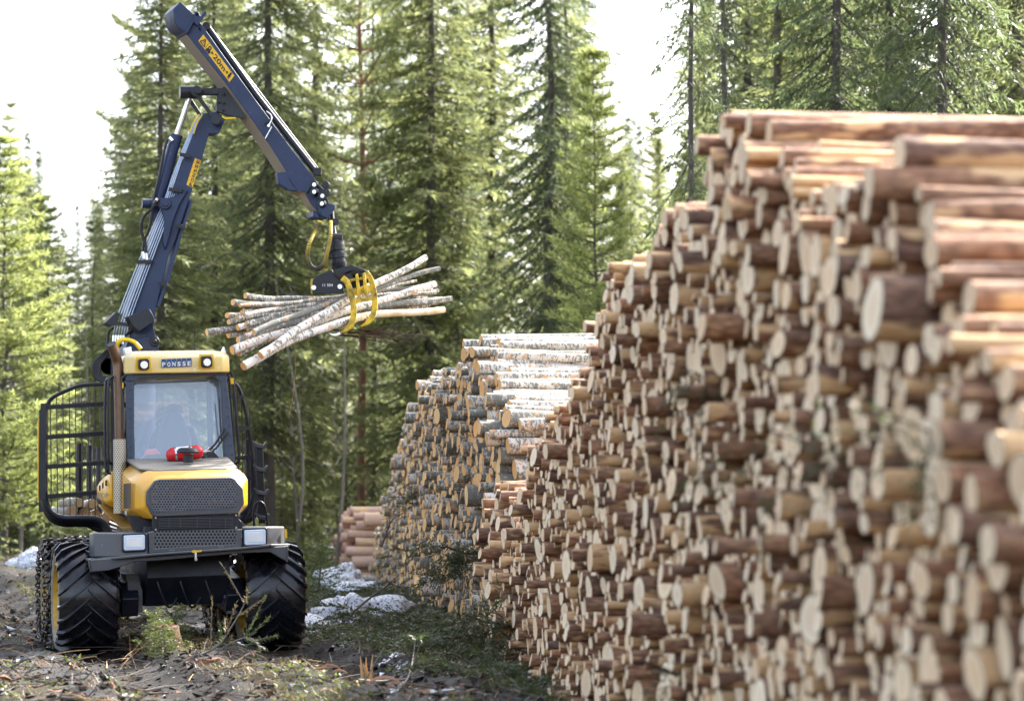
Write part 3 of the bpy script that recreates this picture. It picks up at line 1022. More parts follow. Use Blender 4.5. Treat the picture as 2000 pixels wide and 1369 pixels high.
m.prism([G(-0.42, 0.5, 1.25), G(-0.42, 0.42, 0.9), G(-0.42, 0.62, 0.56), G(-0.42, 3.2, 0.56), G(-0.42, 3.4, 1.3)], RIGHT * 0.98)
m.box(G(0.05, 5.6, 1.05), (0.5, 5.0, 0.28), Matrix.Rotation(YAW, 3, 'Z'))
m.box(G(0.06, 1.6, 1.36), (1.1, 2.9, 0.26), Matrix.Rotation(YAW, 3, 'Z'))
for px_ in (300, 345, 395):
    m.tube(smooth_path([P(px_, 1110, 0.5), P(px_ + 12, 1150, 0.45), P(px_ + 30, 1186, 0.5), P(px_ + 50, 1160, 0.6)], 4), 0.016, 6)
fwb(m, 'chassis', M['black'], bevel=0.012)
# grey stepped brackets above the hubs
m = MB()
for pts in (([(245, 1120), (270, 1120), (276, 1140), (276, 1180), (250, 1185)]), ([(428, 1120), (436, 1112), (450, 1135), (462, 1158), (462, 1185), (440, 1185)])):
    m.prism(PX(pts, 0.62), BACK * 0.5)
    m.prism(PX([(p[0] * 1.0 + 3, p[1] + 14) for p in pts], 0.56), BACK * 0.1)
fwb(m, 'axle_bracket', M['bumper'], bevel=0.012)

# ---- bumper with fenders
m = MB()
for poly, top, bot in (([(175, .40), (182, .16), (226, 0), (290, 0), (290, .62), (175, .62)], 1040, 1088),
                       ([(473, 0), (522, 0), (548, .14), (556, .40), (556, .62), (473, .62)], 1028, 1072)):
    lo = []; hi = []
    for px_, y_ in poly:
        a = P(px_, bot + (0.02 * (px_ - 175) * -1 if px_ < 300 else 0), y_); b = P(px_, top - (0.02 * (px_ - 175) if px_ < 300 else 0), y_)
        b.z = P(poly[3][0], top, 0).z + 0.03 * (INV @ b).x * 0; a.z = P(poly[3][0], bot, 0).z
        lo.append(a); hi.append(b + BACK * 0.03)
    m.loft([lo, hi])
fwb(m, 'lamp_housing', M['bumper'], bevel=0.018, segs=3)
m = MB()   # lip running all the way across
m.prism([P(167, 1090, .28), P(228, 1087, -.06), P(300, 1080, -.06), P(474, 1068, -.06), P(530, 1062, -.06), P(566, 1062, .24), P(562, 1062, .7), P(172, 1090, .7)], (0, 0, -0.03))
fwb(m, 'bumper_lip', M['bumper'], bevel=0.008)
m = MB()   # apron under the lip
m.prism(PX([(172, 1093), (300, 1083), (474, 1071), (562, 1066), (563, 1097), (548, 1090), (528, 1078), (470, 1080), (300, 1095), (262, 1097), (238, 1106), (212, 1114), (176, 1117)], 0.0), BACK * 0.05)
fwb(m, 'bumper_apron', M['bumper'], bevel=0.01)
m = MB()
m.prism([P(172, 1092, .0), P(176, 1117, .0), P(180, 1112, .62), P(174, 1090, .62)], RIGHT * 0.03)
m.prism([P(563, 1066, .0), P(563, 1097, .0), P(560, 1092, .62), P(560, 1062, .62)], -RIGHT * 0.03)
fwb(m, 'fender', M['bumper'], bevel=0.006)
m = MB()   # centre frame round the lower grille
m.prism(PX([(291, 1039), (301, 1037), (301, 1071), (462, 1062), (462, 1034), (472, 1033), (472, 1069), (291, 1080)], -0.012), BACK * 0.2)
m.prism(PX([(330, 1074), (342, 1073), (342, 1078), (330, 1079)], -0.03), BACK * 0.05)
m.prism(PX([(425, 1067), (437, 1066), (437, 1071), (425, 1072)], -0.03), BACK * 0.05)
fwb(m, 'grille_frame', M['bumper'], bevel=0.006)
m = MB()
m.prism(PX([(301, 1037), (462, 1033), (462, 1062.5), (301, 1071.5)], 0.0), BACK * 0.15)
fwb(m, 'lower_grille', M['mesh2'], uvax=(0, 2))
m = MB()   # dark panel behind between bonnet and bumper
m.prism(PX([(298, 1003), (466, 1000), (466, 1036), (298, 1040)], 0.1), BACK * 0.1)
m.prism(PX([(250, 1005), (300, 1012), (300, 1042), (268, 1040)], 0.35), BACK * 0.3)
m.prism(PX([(466, 1012), (482, 1030), (466, 1034)], 0.15), BACK * 0.2)
fwb(m, 'vent_panel', M['black'], bevel=0.004)
m = MB()
for i in range(7):
    yy = 1012 + i * 3.0
    m.beam(P(310, yy + .8, .075), P(456, yy - 1, .075), 0.02, 0.006)
for xx in (330, 352, 385, 410, 440):
    m.beam(P(xx, 1011, .085), P(xx, 1031, .085), 0.008, 0.01, up=(0, 1, 0))
fwb(m, 'vent_slat', M['bumper'])
m = MB()
for a, b in ((304, 1011), (304, 1034), (461, 1006), (461, 1030)):
    m.disc(P(a, b, 0.09), BACK, 0.012, 0.02, 8)
fwb(m, 'panel_bolt', M['steel'])
# headlights
for cx, cy in ((262.5, 1059), (498.5, 1048.5)):
    m = MB()
    q = [(-24, -17), (21, -19), (24, -16), (24, 15), (21, 18), (-21, 20), (-24, 17)]
    m.prism(PX([(cx + a, cy + b) for a, b in q], -0.022), BACK * 0.06)
    h = fwb(m, 'headlight', M['black'], bevel=0.012, segs=3)
    m = MB()
    m.prism(PX([(cx + a * 0.86, cy + b * 0.8) for a, b in q], -0.03), BACK * 0.03)
    fwb(m, 'lens', M['lamp'], h, bevel=0.008)
    m = MB()
    m.prism(PX([(cx - 16, cy - 9), (cx + 16, cy - 10), (cx + 16, cy + 9), (cx - 16, cy + 10)], -0.034), BACK * 0.01)
    fwb(m, 'reflector', M['white'], h, bevel=0.003)
m = MB()
m.prism(PX([(374, 1076), (380, 1073), (384, 1075), (394, 1073), (394, 1077), (386, 1078), (382, 1080), (376, 1079)], -0.066), BACK * 0.004)
fwb(m, 'paint_mark', M['signyellow'])
m = MB(); m.beam(P(382.5, 1078, -.07), P(382.5, 1092, -.07), 0.022, 0.02); m.disc(P(382.5, 1092, -.07), BACK, 0.02, 0.02, 10)
fwb(m, 'tow_hook', M['steel'])
m = MB(); m.prism(PX([(556, 1033), (560, 1033), (561, 1050), (557, 1050)], .2), BACK * 0.01)
fwb(m, 'side_reflector', M['signyellow'])

# ---- bonnet
def ring8(y, hw, zt, zb, c, cx=0.08, cb=None):
    cb = c if cb is None else cb
    p = [(-hw, zb + cb), (-hw, zt - c), (-hw + c * 1.3, zt), (hw - c * 1.3, zt), (hw, zt - c), (hw, zb + cb), (hw - cb * 1.0, zb), (-hw + cb * 1.0, zb)]
    return [G(cx + a, y, b) for a, b in p]


m = MB()
m.loft([ring8(.10, .575, 2.06, 1.60, .13), ring8(.16, .60, 2.09, 1.585, .13), ring8(.27, .665, 2.15, 1.60, .12), ring8(.7, .70, 2.2, 1.6, .11), ring8(1.36, .70, 2.27, 1.6, .10)])
fwb(m, 'bonnet', M['yellow'], bevel=0.02, segs=3, smooth=50)
m = MB()
gp = [(285, 972), (286, 960), (302, 938), (312, 935.5), (452, 932), (459, 935), (475, 955), (477, 984), (466, 1000), (461, 1003), (304, 1009), (296, 1004), (286, 985)]
m.prism(PX(gp, 0.055), BACK * 0.09)
fwb(m, 'grille_surround', M['bumper'], bevel=0.01, segs=2)
m = MB()
m.prism(PX([(295, 972), (296, 952), (306, 940), (314, 938), (452, 935), (458, 940), (462, 948), (462, 972), (459, 990), (300, 1001), (296, 990)], 0.048), BACK * 0.02)
fwb(m, 'grille', M['grille'], uvax=(0, 2))
# black slots on the bonnet side and front corner
m = MB()
for i in range(8):
    y0 = 0.32 + i * 0.10
    m.prism([G(-.625, y0, 1.72), G(-.625, y0 + .05, 1.72), G(-.625, y0 + .03, 2.02), G(-.625, y0 - .02, 2.02)], -RIGHT * 0.004)
fwb(m, 'side_slot', M['ink'])
m = MB()
m.prism([G(.08 - .60, 0.42, 2.155), G(.08 + .56, 0.42, 2.155), G(.08 + .60, 1.36, 2.285), G(.08 - .64, 1.36, 2.285)], (0, 0, 0.035))
m.prism([G(.08 - .44, 0.27, 2.13), G(.08 + .42, 0.27, 2.13), G(.08 + .56, 0.42, 2.155), G(.08 - .60, 0.42, 2.155)], (0, 0, 0.035))
fwb(m, 'bonnet_cover', M['mat'], bevel=0.02, segs=3)
put_text('WISENT', 0.05, lambda u, v: G(-.635, 0.75 + u * -1.0, 1.67 + v), 'model_lettering', M['white'], fw, INV, 0.02)
m = MB()
m.disc(G(.10, 0.72, 2.30), (0, 0, 1), 0.06, 0.10, 20)
s0 = G(.10, 0.72, 2.36)
rings = []
for r, z in ((0.13, 0), (0.135, 0.015), (0.12, 0.05), (0.09, 0.065)):
    rings.append([s0 + Vector((r * math.cos(2 * PI * i / 28), r * math.sin(2 * PI * i / 28), z)) for i in range(28)])
m.loft(rings)
fwb(m, 'air_intake_cap', M['black'], bevel=0.004)

# ---- fire extinguisher lying in front of the windscreen
m = MB()
ea, eb = P(328, 889, 1.05), P(394, 882, 1.05)
ax = (eb - ea).normalized()
m.tube([ea - ax * .02, ea - ax * .012, ea + ax * .02, ea + ax * 0.05, eb - ax * .05, eb - ax * .02, eb + ax * 0.015], [0.03, 0.055, 0.075, 0.085, 0.085, 0.075, 0.04], 22)
ext = fwb(m, 'fire_extinguisher', M['red'], smooth=50)
m = MB()
for t in (0.22, 0.68):
    c = ea.lerp(eb, t); m.tube([c - ax * .011, c + ax * .011], 0.089, 22)
fwb(m, 'strap', M['steel'], ext)
m = MB()
c0 = ea.lerp(eb, 0.28); c1 = ea.lerp(eb, 0.72)
ux = ax; 
rg = []
for t in (0.25, 0.62):
    c = ea.lerp(eb, t); rg.append([c + (Vector((0, -1, 0)) * math.cos(q) + Vector((0, 0, 1)) * math.sin(q)) * 0.087 for q in np.linspace(0.5, 1.4, 6)])
m.loft(rg, closed=False, cap=False)
rg = []
for t in (0.45, 0.62):
    c = ea.lerp(eb, t); rg.append([c + (Vector((0, -1, 0)) * math.cos(q) + Vector((0, 0, 1)) * math.sin(q)) * 0.087 for q in np.linspace(-0.5, .5, 6)])
m.loft(rg, closed=False, cap=False)
fwb(m, 'label', M['white'], ext, recalc=False)
m = MB(); m.tube([eb + ax * .01, eb + ax * .06], 0.018, 8); m.beam(eb + ax * .05, eb + ax * .09 + Vector((0, 0, .05)), .02, .012); m.beam(eb + ax * .04, eb + ax * .1, .02, .012)
fwb(m, 'valve', M['steel'], ext)
m = MB(); m.box(P(361, 902, 1.08), (0.42, 0.14, 0.04), Matrix.Rotation(YAW, 3, 'Z'))
fwb(m, 'extinguisher_bracket', M['black'])

# ---- cab
CF = 1.38    # windscreen depth
CB = 2.85
m = MB()
out_ = [(248, 729), (440, 722), (447, 800), (458, 905), (452, 912), (256, 916), (252, 880)]
inn_ = [(262, 745), (274, 738), (416, 733), (430, 745), (436, 800), (441, 900), (436, 904), (266, 908), (262, 890)]
# frame as four bars butted together
m.prism(PX([(245, 729), (440, 722), (442, 733), (416, 733), (274, 738), (262, 745), (246, 745)], CF), BACK * 0.06)
m.prism(PX([(246, 745), (262, 745), (262, 890), (264, 905), (252, 912), (248, 900)], CF), BACK * 0.06)
m.prism(PX([(416, 733), (442, 733), (450, 800), (460, 900), (452, 908), (438, 904), (436, 850), (431, 745)], CF), BACK * 0.06)
fwb(m, 'windscreen_frame', M['blueframe'], bevel=0.006)
m = MB()
for i in range(9):
    t = i / 8
    m.disc(P(254 + 1 * t, 742 + 150 * t, CF), BACK, 0.008, 0.02, 6)
    m.disc(P(438 + 15 * t, 742 + 145 * t, CF), BACK, 0.008, 0.02, 6)
for i in range(6):
    m.disc(P(282 + 27 * i, 731 - i, CF), BACK, 0.008, 0.02, 6)
fwb(m, 'frame_bolt', M['ink'])
m = MB()
m.add([P(a_, b_, CF + .04 + .16 * (908 - b_) / 170) for a_, b_ in [(262, 745), (274, 738), (416, 733), (431, 745), (436, 850), (439, 905), (264, 908), (262, 890)]], [tuple(range(8))])
fwb(m, 'windscreen', M['glass'], recalc=False)
ZR = P(340, 726, CF).z
xl, xr = (INV @ P(248, 800, CF)).x, (INV @ P(441, 760, CF)).x
m = MB()   # pillars, floor, low walls
for x, dx in ((xl, 0), (xr, 0.04)):
    for y in (2.1, CB - .05):
        m.beam(G(x + dx, y, 1.6), G(x, y, ZR), 0.07, 0.07, up=(0, 1, 0))
    m.box(G(x + dx / 2, (CF + CB) / 2, 1.95), (0.05, CB - CF - .1, 0.62), Matrix.Rotation(YAW, 3, 'Z'))
    m.box(G(x, (CF + CB) / 2, ZR - .03), (0.06, CB - CF - .1, 0.10), Matrix.Rotation(YAW, 3, 'Z'))
m.box(G((xl + xr) / 2, CB, 1.95), (xr - xl, 0.05, 0.62), Matrix.Rotation(YAW, 3, 'Z'))
m.box(G((xl + xr) / 2, (CF + CB) / 2, 1.62), (xr - xl, CB - CF - .05, 0.06), Matrix.Rotation(YAW, 3, 'Z'))
fwb(m, 'cab_body', M['black'], bevel=0.006)
m = MB()
for x in (xl - .005, xr + .02):
    m.add([G(x, CF + .08, 2.26), G(x, CB - .06, 2.26), G(x, CB - .06, ZR - .06), G(x, CF + .08, ZR - .06)], [(0, 1, 2, 3)])
m.add([G(xl, CB, 2.26), G(xr, CB, 2.26), G(xr, CB, ZR - .06), G(xl, CB, ZR - .06)], [(0, 1, 2, 3)])
fwb(m, 'side_window', M['sideglass'], recalc=False)
# roof shell
def roof_ring(z, f, inset, b):
    x0, x1 = xl - 0.03 + inset, xr + 0.05 - inset
    y0, y1 = CF - 0.10 + f, CB + 0.12 - inset
    c = 0.10
    p = [(x0 + c, y0), (x0, y0 + c), (x0, y1 - c), (x0 + c, y1), (x1 - c, y1), (x1, y1 - c), (x1, y0 + c), (x1 - c, y0)]
    return [G(a, q, z) for a, q in p][::-1]


m = MB()
m.loft([roof_ring(ZR - .02, .0, .0, 0), roof_ring(ZR + .17, .03, .0, 0), roof_ring(ZR + .235, .10, .035, 0), roof_ring(ZR + .275, .40, .12, 0)])
fwb(m, 'cab_roof', M['roof'], bevel=0.02, segs=3, smooth=50)
m = MB()
m.box(P(249, 686, CF + .2), (0.09, 0.12, 0.09), Matrix.Rotation(YAW, 3, 'Z') @ Matrix.Rotation(-.2, 3, 'Y'))
m.prism(PX([(432, 688), (438, 676), (443, 690)], CF + .3), BACK * 0.1)
fwb(m, 'roof_bracket', M['steel'], bevel=0.006)
for cx, cy in ((281, 711), (404, 706)):
    m = MB()
    m.prism(PX([(cx - 10, cy - 10), (cx + 9, cy - 11), (cx + 11, cy - 6), (cx + 11, cy + 9), (cx + 7, cy + 11), (cx - 7, cy + 11), (cx - 10, cy + 6)], CF - .19), BACK * 0.09)
    lampo = fwb(m, 'work_lamp', M['black'], bevel=0.008)
    m = MB(); m.disc(P(cx + 0.5, cy + 1.5, CF - .195), BACK, 0.045, 0.014, 18)
    fwb(m, 'lens', M['lampglass'], lampo)
    m = MB(); m.prism(PX([(cx - 15, cy - 14), (cx + 13, cy - 15), (cx + 16, cy + 14), (cx - 17, cy + 14)], CF - .098), BACK * 0.01)
    fwb(m, 'recess', M['signyellow'], lampo, bevel=0.004)
m = MB(); base = P(380, 684, CF + .35)
m.tube([base, base + Vector((0, 0, .04))], [.02, .008], 10); m.tube([base + Vector((0, 0, .04)), base + Vector((0.005, 0, .30))], .004, 6)
fwb(m, 'antenna', M['ink'])


def logo(corners, y, body, tile_mat, text_mat, name):
    """row of six coloured tiles with one white letter at the foot of each; corners: four picture points, bottom left first, clockwise"""
    c = [Vector((a, b, 0)) for a, b in corners]
    def at(u, v, d=0.0):
        q = (c[0] * (1 - u) + c[3] * u) * (1 - v) + (c[1] * (1 - u) + c[2] * u) * v
        return (P if y is not None else None)(q.x, q.y, y - d)
    tl = MB()
    for i in range(len(body)):
        u0, u1 = (i + 0.04) / len(body), (i + 0.96) / len(body)
        tl.prism([at(u0, 0), at(u1, 0), at(u1, 1), at(u0, 1)], BACK * 0.004)
    t = fwb(tl, name, tile_mat)
    for i, ch in enumerate(body):
        hgt = 0.52
        vs, fs = text_mesh(ch, 1.0, 0.03)
        A = np.array(vs); w = A[:, 0].max() - A[:, 0].min(); h = A[:, 1].max() - A[:, 1].min()
        cx = (A[:, 0].max() + A[:, 0].min()) / 2; cy = (A[:, 1].max() + A[:, 1].min()) / 2
        tm = MB()
        tm.add([at((i + 0.5 + (v[0] - cx) / w * 0.66) / len(body), 0.36 + (v[1] - cy) / h * hgt, 0.004) for v in vs], fs)
        fwb(tm, 'letter', text_mat, t, smooth=0, recalc=False)


logo([(315, 718), (315, 701.5), (374.5, 699), (374.5, 715.5)], CF - .105, 'PONSSE', M['logoblue'], M['white'], 'cab_logo')

# wiper
m = MB()
m.tube([P(402, 885, CF - .03), P(420, 868, CF - .06), P(440, 838, CF - .02)], 0.012, 6)
m.tube([P(405, 890, CF - .03), P(425, 872, CF - .06), P(446, 845, CF - .02)], 0.010, 6)
m.tube([P(428, 778, CF - .02), P(430, 830, CF - .02), P(433, 862, CF - .02)], 0.010, 5)
fwb(m, 'wiper', M['ink'])
m = MB()
m.tube([P(396, 893, CF - .12), P(402, 884, CF - .1), P(407, 880, CF - .08)], 0.03, 8)
m.prism(PX([(400, 896), (416, 880), (432, 898), (432, 906), (398, 906)], CF - .10), BACK * 0.05)
m.prism(PX([(266, 905), (286, 888), (322, 886), (322, 902), (300, 908)], CF + .10), BACK * 0.3)
fwb(m, 'dashboard', M['black'])
m = MB(); m.add([P(278, 893, CF + .16), P(284, 878, CF + .2), P(298, 876, CF + .25), P(312, 882, CF + .2), P(316, 890, CF + .14)], [(0, 1, 2, 3, 4)])
rg = [[P(278, 893, CF + .12), P(316, 890, CF + .12)], [P(284, 879, CF + .16), P(308, 879, CF + .16)], [P(288, 876, CF + .3), P(304, 876, CF + .3)]]
m.loft(rg, closed=False, cap=False)
fwb(m, 'orange_jacket', M['orange'], recalc=False)
# seat
m = MB()
sb = [(312, 905), (306, 872), (311, 845), (320, 812), (334, 803), (350, 803), (360, 815), (372, 850), (380, 905)]
m.prism(PX(sb, 1.95), BACK * 0.14)
m.box(G(0.02, 2.3, 2.05), (0.55, 0.5, 0.16), Matrix.Rotation(YAW, 3, 'Z'))
fwb(m, 'seat', M['seat'], bevel=0.04, segs=3)

# exhaust
m = MB()
m.tube(smooth_path([P(234, 862, 1.55), P(233, 800, 1.55), P(231, 730, 1.55), P(229, 706, 1.55), P(224, 690, 1.5), P(217, 672, 1.44)], 4), 0.062, 16, cap=False)
m.tube(smooth_path([P(217, 672, 1.44), P(224, 690, 1.5)], 3), 0.055, 16, cap=True, mi=1)
fwb(m, 'exhaust_pipe', [M['rust'], M['ink']], recalc=False)
m = MB()
c = [P(233.5, 858, 1.35), P(234.5, 1002, 1.35)]
rg = []
for q in c:
    rg.append([q + RIGHT * (-0.078 * math.cos(a)) - BACK * (0.078 * math.sin(a)) for a in np.linspace(-.5, PI + .2, 14)])
m.loft(rg, closed=False, cap=False)
o = fwb(m, 'heat_shield', M['shield'], recalc=False)
uv = o.data.uv_layers.new(name='UVMap')
for lp_ in o.data.loops:
    vi = lp_.vertex_index
    uv.data[lp_.index].uv = ((vi % 14) * 0.0205, 0.0 if vi < 14 else 0.93)
m = MB()
m.prism(PX([(247, 857), (263, 857), (263, 1002), (247, 1002)], 1.42), BACK * 0.1)
m.tube([P(233, 860, 1.5), P(234, 1000, 1.5)], 0.06, 12)
m.prism(PX([(243, 917), (257, 917), (257, 922), (243, 922)], 1.28), BACK * 0.1)
fwb(m, 'exhaust_housing', M['black'], bevel=0.006)

# side tank
m = MB()
def tank_ring(y, l, r, t, b):
    return [P(l, t + 14, y), P(l + 6, t + 3, y), P(l + 14, t, y), P(r, t - 2, y), P(r, b + 10, y), P(l + 12, b, y), P(l + 1, b - 10, y), P(l, b - 20, y)]
m.loft([tank_ring(1.50, 216, 262, 915, 985), tank_ring(1.6, 207, 262, 922, 990), tank_ring(2.0, 196, 262, 929, 985), tank_ring(2.6, 189, 262, 937, 982)])
fwb(m, 'side_tank', M['yellow'], bevel=0.015, smooth=50)
m = MB()
m.loft([[P(192, 984, 2.3), P(262, 990, 2.3), P(262, 1000, 2.3), P(192, 988, 2.3)],
        [P(200, 995, 1.9), P(285, 1020, 1.9), P(285, 1026, 1.9), P(205, 1000, 1.9)],
        [P(235, 1030, 1.3), P(288, 1022, 1.3), P(288, 1030, 1.3), P(240, 1036, 1.3)]])
fwb(m, 'tank_belly', M['tank'], bevel=0.006)
m = MB()
for a, b in ((195, 948), (201, 943), (207, 938)):
    m.prism(PX([(a - 1.5, b), (a + 1.5, b - 1), (a + 1.5, b + 10), (a - 1.5, b + 11)], 1.58), BACK * 0.02)
fwb(m, 'tank_vent', M['ink'])
put_text('PONSSE', 0.06, lambda u, v: P(212 + u * 150, 966 - u * 25 - v * 165, 1.54), 'side_lettering', M['logogrey'], fw, INV, 0.02)

# hand rails beside the cab
m = MB()
m.tube(smooth_path([P(220, 737, 1.7), P(209, 741, 1.55), P(206, 755, 1.5), P(205, 830, 1.5), P(206, 905, 1.5), P(210, 921, 1.5), P(220, 926, 1.6)], 5), 0.016, 8)
m.tube(smooth_path([P(221, 735, 1.5), P(212, 747, 1.45), P(211, 800, 1.45), P(211, 880, 1.45), P(214, 902, 1.45), P(222, 908, 1.5)], 5), 0.016, 8)
m.tube(smooth_path([P(238, 740, 1.3), P(240, 736, 1.3), P(247, 733, 1.36)], 4), 0.012, 8)
m.tube([P(238, 740, 1.3), P(238, 840, 1.3)], 0.012, 8)
m.tube(smooth_path([P(441, 723, 1.6), P(451, 729, 1.55), P(456, 745, 1.5), P(462, 820, 1.5), P(467, 880, 1.5), P(466, 899, 1.5), P(459, 906, 1.55)], 5), 0.018, 8)
m.tube(smooth_path([P(441, 727, 1.9), P(447, 735, 1.9), P(452, 800, 1.9), P(460, 900, 1.9)], 5), 0.012, 8)
fwb(m, 'hand_rail', M['black'])
m = MB(); m.prism(PX([(450, 738), (456, 738), (457, 750), (451, 750)], 1.46), BACK * 0.03)
m.prism(PX([(239, 747), (241, 747), (241, 758), (239, 758)], 1.27), BACK * 0.02)
fwb(m, 'yellow_tag', M['signyellow'])
# grille behind the exhaust, left of the cab
m = MB()
for i in range(6): m.beam(P(218, 705 + i * 4, 1.75), P(246, 705 + i * 4, 1.75), 0.02, 0.008)
m.beam(P(219, 700, 1.76), P(219, 860, 1.76), .03, .03, up=(0, 1, 0)); m.beam(P(244, 728, 1.7), P(246, 860, 1.7), .05, .05, up=(0, 1, 0))
m.beam(P(226, 728, 1.9), P(227, 860, 1.9), .04, .03, up=(0, 1, 0))
fwb(m, 'engine_side_grid', M['black'])

# ---- headboard gate behind the cab
GY = 3.6
m = MB()
m.beam(P(86, 788, GY), P(84, 975, GY), 0.075, 0.08, up=(0, 1, 0))
for (a, b, c_, d) in ((90, 796, 210, 788), (90, 854, 212, 846), (90, 912, 212, 903), (90, 970, 212, 960)):
    m.beam(P(a, b, GY), P(c_, d, GY), 0.05, 0.055)
m.tube(smooth_path([P(92, 795, GY), P(97, 782, GY), P(112, 771, GY), P(150, 755, GY), P(175, 751, GY), P(215, 750, GY), P(300, 748, GY), P(430, 740, GY), P(452, 745, GY), P(470, 765, GY), P(485, 830, GY), P(494, 900, GY), P(497, 950, GY), P(488, 985, GY), P(470, 1005, GY)], 5), 0.026, 8)
for (a, b, c_, d) in ((452, 775, 476, 775), (455, 838, 487, 836), (459, 895, 493, 893), (462, 935, 496, 933)):
    m.beam(P(a - 20, b, GY), P(c_, d, GY), 0.05, 0.05)
for i in range(3):
    e = i * 5
    m.tube(smooth_path([P(86 - e * .3, 960 + e, GY + .1 * i), P(90, 985 + e, GY + .1 * i), P(102, 1003 + e, GY + .1 * i), P(125, 1012 + e, GY + .1 * i), P(165, 1012 + e, GY + .1 * i), P(190, 1014 + e, GY + .1 * i), P(205, 1024 + e, GY + .1 * i), P(216, 1045 + e, GY + .1 * i)], 5), 0.045, 10)
gate = fwb(m, 'load_gate', M['black'], bevel=0.0)
m = MB()
for i in range(10):
    x0 = 98 + i * 12.3
    yt = 782 - 30 * (1 - (1 - min(1, i / 5)) ** 2) + 2
    yb = 1008
    m.tube([P(x0, yt, GY), P(x0 + 1.5 - 0.2 * i, 900, GY), P(x0 + 2, yb, GY)], 0.0075, 5)
for i in range(5):
    m.tube([P(455 + i * 8, 748 + i * 9, GY), P(460 + i * 8, 995 - i * 3, GY)], 0.009, 5)
fwb(m, 'gate_bar', M['chain'], gate)
m = MB()   # serrated steps on the rails
for (a, b, c_, d) in ((90, 792, 210, 785), (90, 850, 212, 843), (90, 908, 212, 900), (90, 966, 212, 957)):
    for i in range(22):
        t = (i + .5) / 22
        m.box(P(a + (c_ - a) * t, b + (d - b) * t - .6, GY), (0.018, 0.05, 0.02), Matrix.Rotation(YAW, 3, 'Z'))
fwb(m, 'anti_slip_tooth', M['chain'], gate)
m = MB()
m.prism(PX([(74, 823), (79, 815), (80, 972), (74, 975)], GY + .5), BACK * 0.06)
fwb(m, 'edge_plate', M['signyellow'], gate, bevel=0.004)
m = MB()
m.beam(P(81, 800, GY + .3), P(80, 1000, GY + .3), 0.05, 0.05, up=(0, 1, 0))
m.beam(P(91, 790, GY + .1), P(90, 998, GY + .1), 0.03, 0.05, up=(0, 1, 0))
fwb(m, 'gate_post', M['black'], gate)
# bunk with stake on the right-hand side
m = MB()
m.beam(P(507, 868, 3.2), P(512, 1022, 3.2), 0.085, 0.07, up=(0, 1, 0))
m.tube(smooth_path([P(497, 1030, 3.0), P(495, 1000, 3.0), P(499, 984, 3.0), P(509, 980, 3.0), P(518, 992, 3.0), P(523, 1028, 3.0)], 5), 0.018, 8)
stk = fwb(m, 'stake', M['black'], bevel=0.005)
m = MB()
for cy in (868, 914, 960, 1008):
    cx = 507 + (cy - 868) * 0.035
    m.prism(PX([(cx - 13, cy - 8), (cx - 6, cy - 3), (cx + 8, cy + 1), (cx + 13, cy - 6), (cx + 15, cy - 2), (cx + 9, cy + 8), (cx - 6, cy + 5)], 3.12), BACK * 0.1)
fwb(m, 'stake_step', M['bumper'], stk, bevel=0.004)
m = MB()
for y in (4.4, 5.6, 6.8, 8.0):
    q = .26 * (y - 3.6) * .8 + .12
    G_ = G; G = lambda x, yy, z, q=q: G_(x * .93 + q, yy, z)
    m.tube(smooth_path([G(-1.2, y, 2.6), G(-1.2, y, 1.9), G(-1.15, y, 1.6), G(-.9, y, 1.45), G(-.5, y, 1.36), G(0, y, 1.3), G(.5, y, 1.36), G(.9, y, 1.45), G(1.15, y, 1.6), G(1.2, y, 1.9), G(1.2, y, 2.6)], 4), 0.045, 8)
    G = G_
fwb(m, 'load_bunk', M['black'])

# ---- crane (its plane runs roughly across the picture)
CY = 33.4
DM = Vector((-0.42, 0.9, 0)).normalized()


def WX(pts, Y):
    return [W(a, b, Y) for a, b in pts]


m = MB()   # main boom
m.prism(WX([(252, 600), (328, 389), (382, 250), (398, 222), (425, 218), (441, 232), (428, 262), (409, 262), (373, 380), (344, 468), (330, 500), (307, 596), (300, 640), (306, 660), (306, 690), (262, 690), (250, 640)], CY), DM * 0.26)
mb_ = fwb(m, 'main_boom', M['boom'], bevel=0.012)
m = MB()
m.prism(WX([(374, 388), (346, 470), (322, 555), (306, 598), (312, 600), (330, 552), (352, 470), (376, 396)], CY - .03), DM * 0.3)
fwb(m, 'boom_stiffener', M['boom'], mb_, bevel=0.006)
m = MB()   # bracket of the lift cylinder
m.prism(WX([(308, 385), (326, 388), (340, 384), (364, 368), (366, 372), (350, 400), (338, 430), (328, 470), (322, 486), (318, 470), (321, 430), (316, 408), (306, 398)], CY - .06), DM * 0.05)
m.prism(WX([(296, 395), (310, 388), (318, 408), (306, 440), (298, 430)], CY + .2), DM * 0.05)
m.disc(W(323, 398, CY - .08), (0, 1, 0), 0.075, 0.05, 18); m.disc(W(323, 398, CY - .10), (0, 1, 0), 0.04, 0.06, 12)
m.disc(W(300, 398, CY + .05), RIGHT, 0.06, 0.3, 14)
fwb(m, 'cylinder_bracket', M['boom'], mb_, bevel=0.006)
m = MB()   # hydraulic tubes along the boom
for i in range(6):
    o = i * 5.2
    m.tube(smooth_path([W(221 + o, 668, CY - .02), W(224 + o, 640, CY - .05), W(240 + o * 1.0, 590, CY - .05), W(300 + o * .85, 440, CY - .05), W(318 + o * .8, 400, CY - .0), W(352 + o * .55, 305, CY + .02), W(368 + o * .45, 268, CY + .02), W(380 + o * .4, 240, CY + .05)], 3), 0.0085, 6)
fwb(m, 'hydraulic_tube', M['pipe'], mb_)
m = MB()
for (a, b, c_, d) in ((218, 630, 262, 636), (268, 512, 296, 511), (330, 370, 356, 373), (352, 302, 372, 306)):
    m.beam(W(a, b, CY - .09), W(c_, d, CY - .09), 0.05, 0.045)
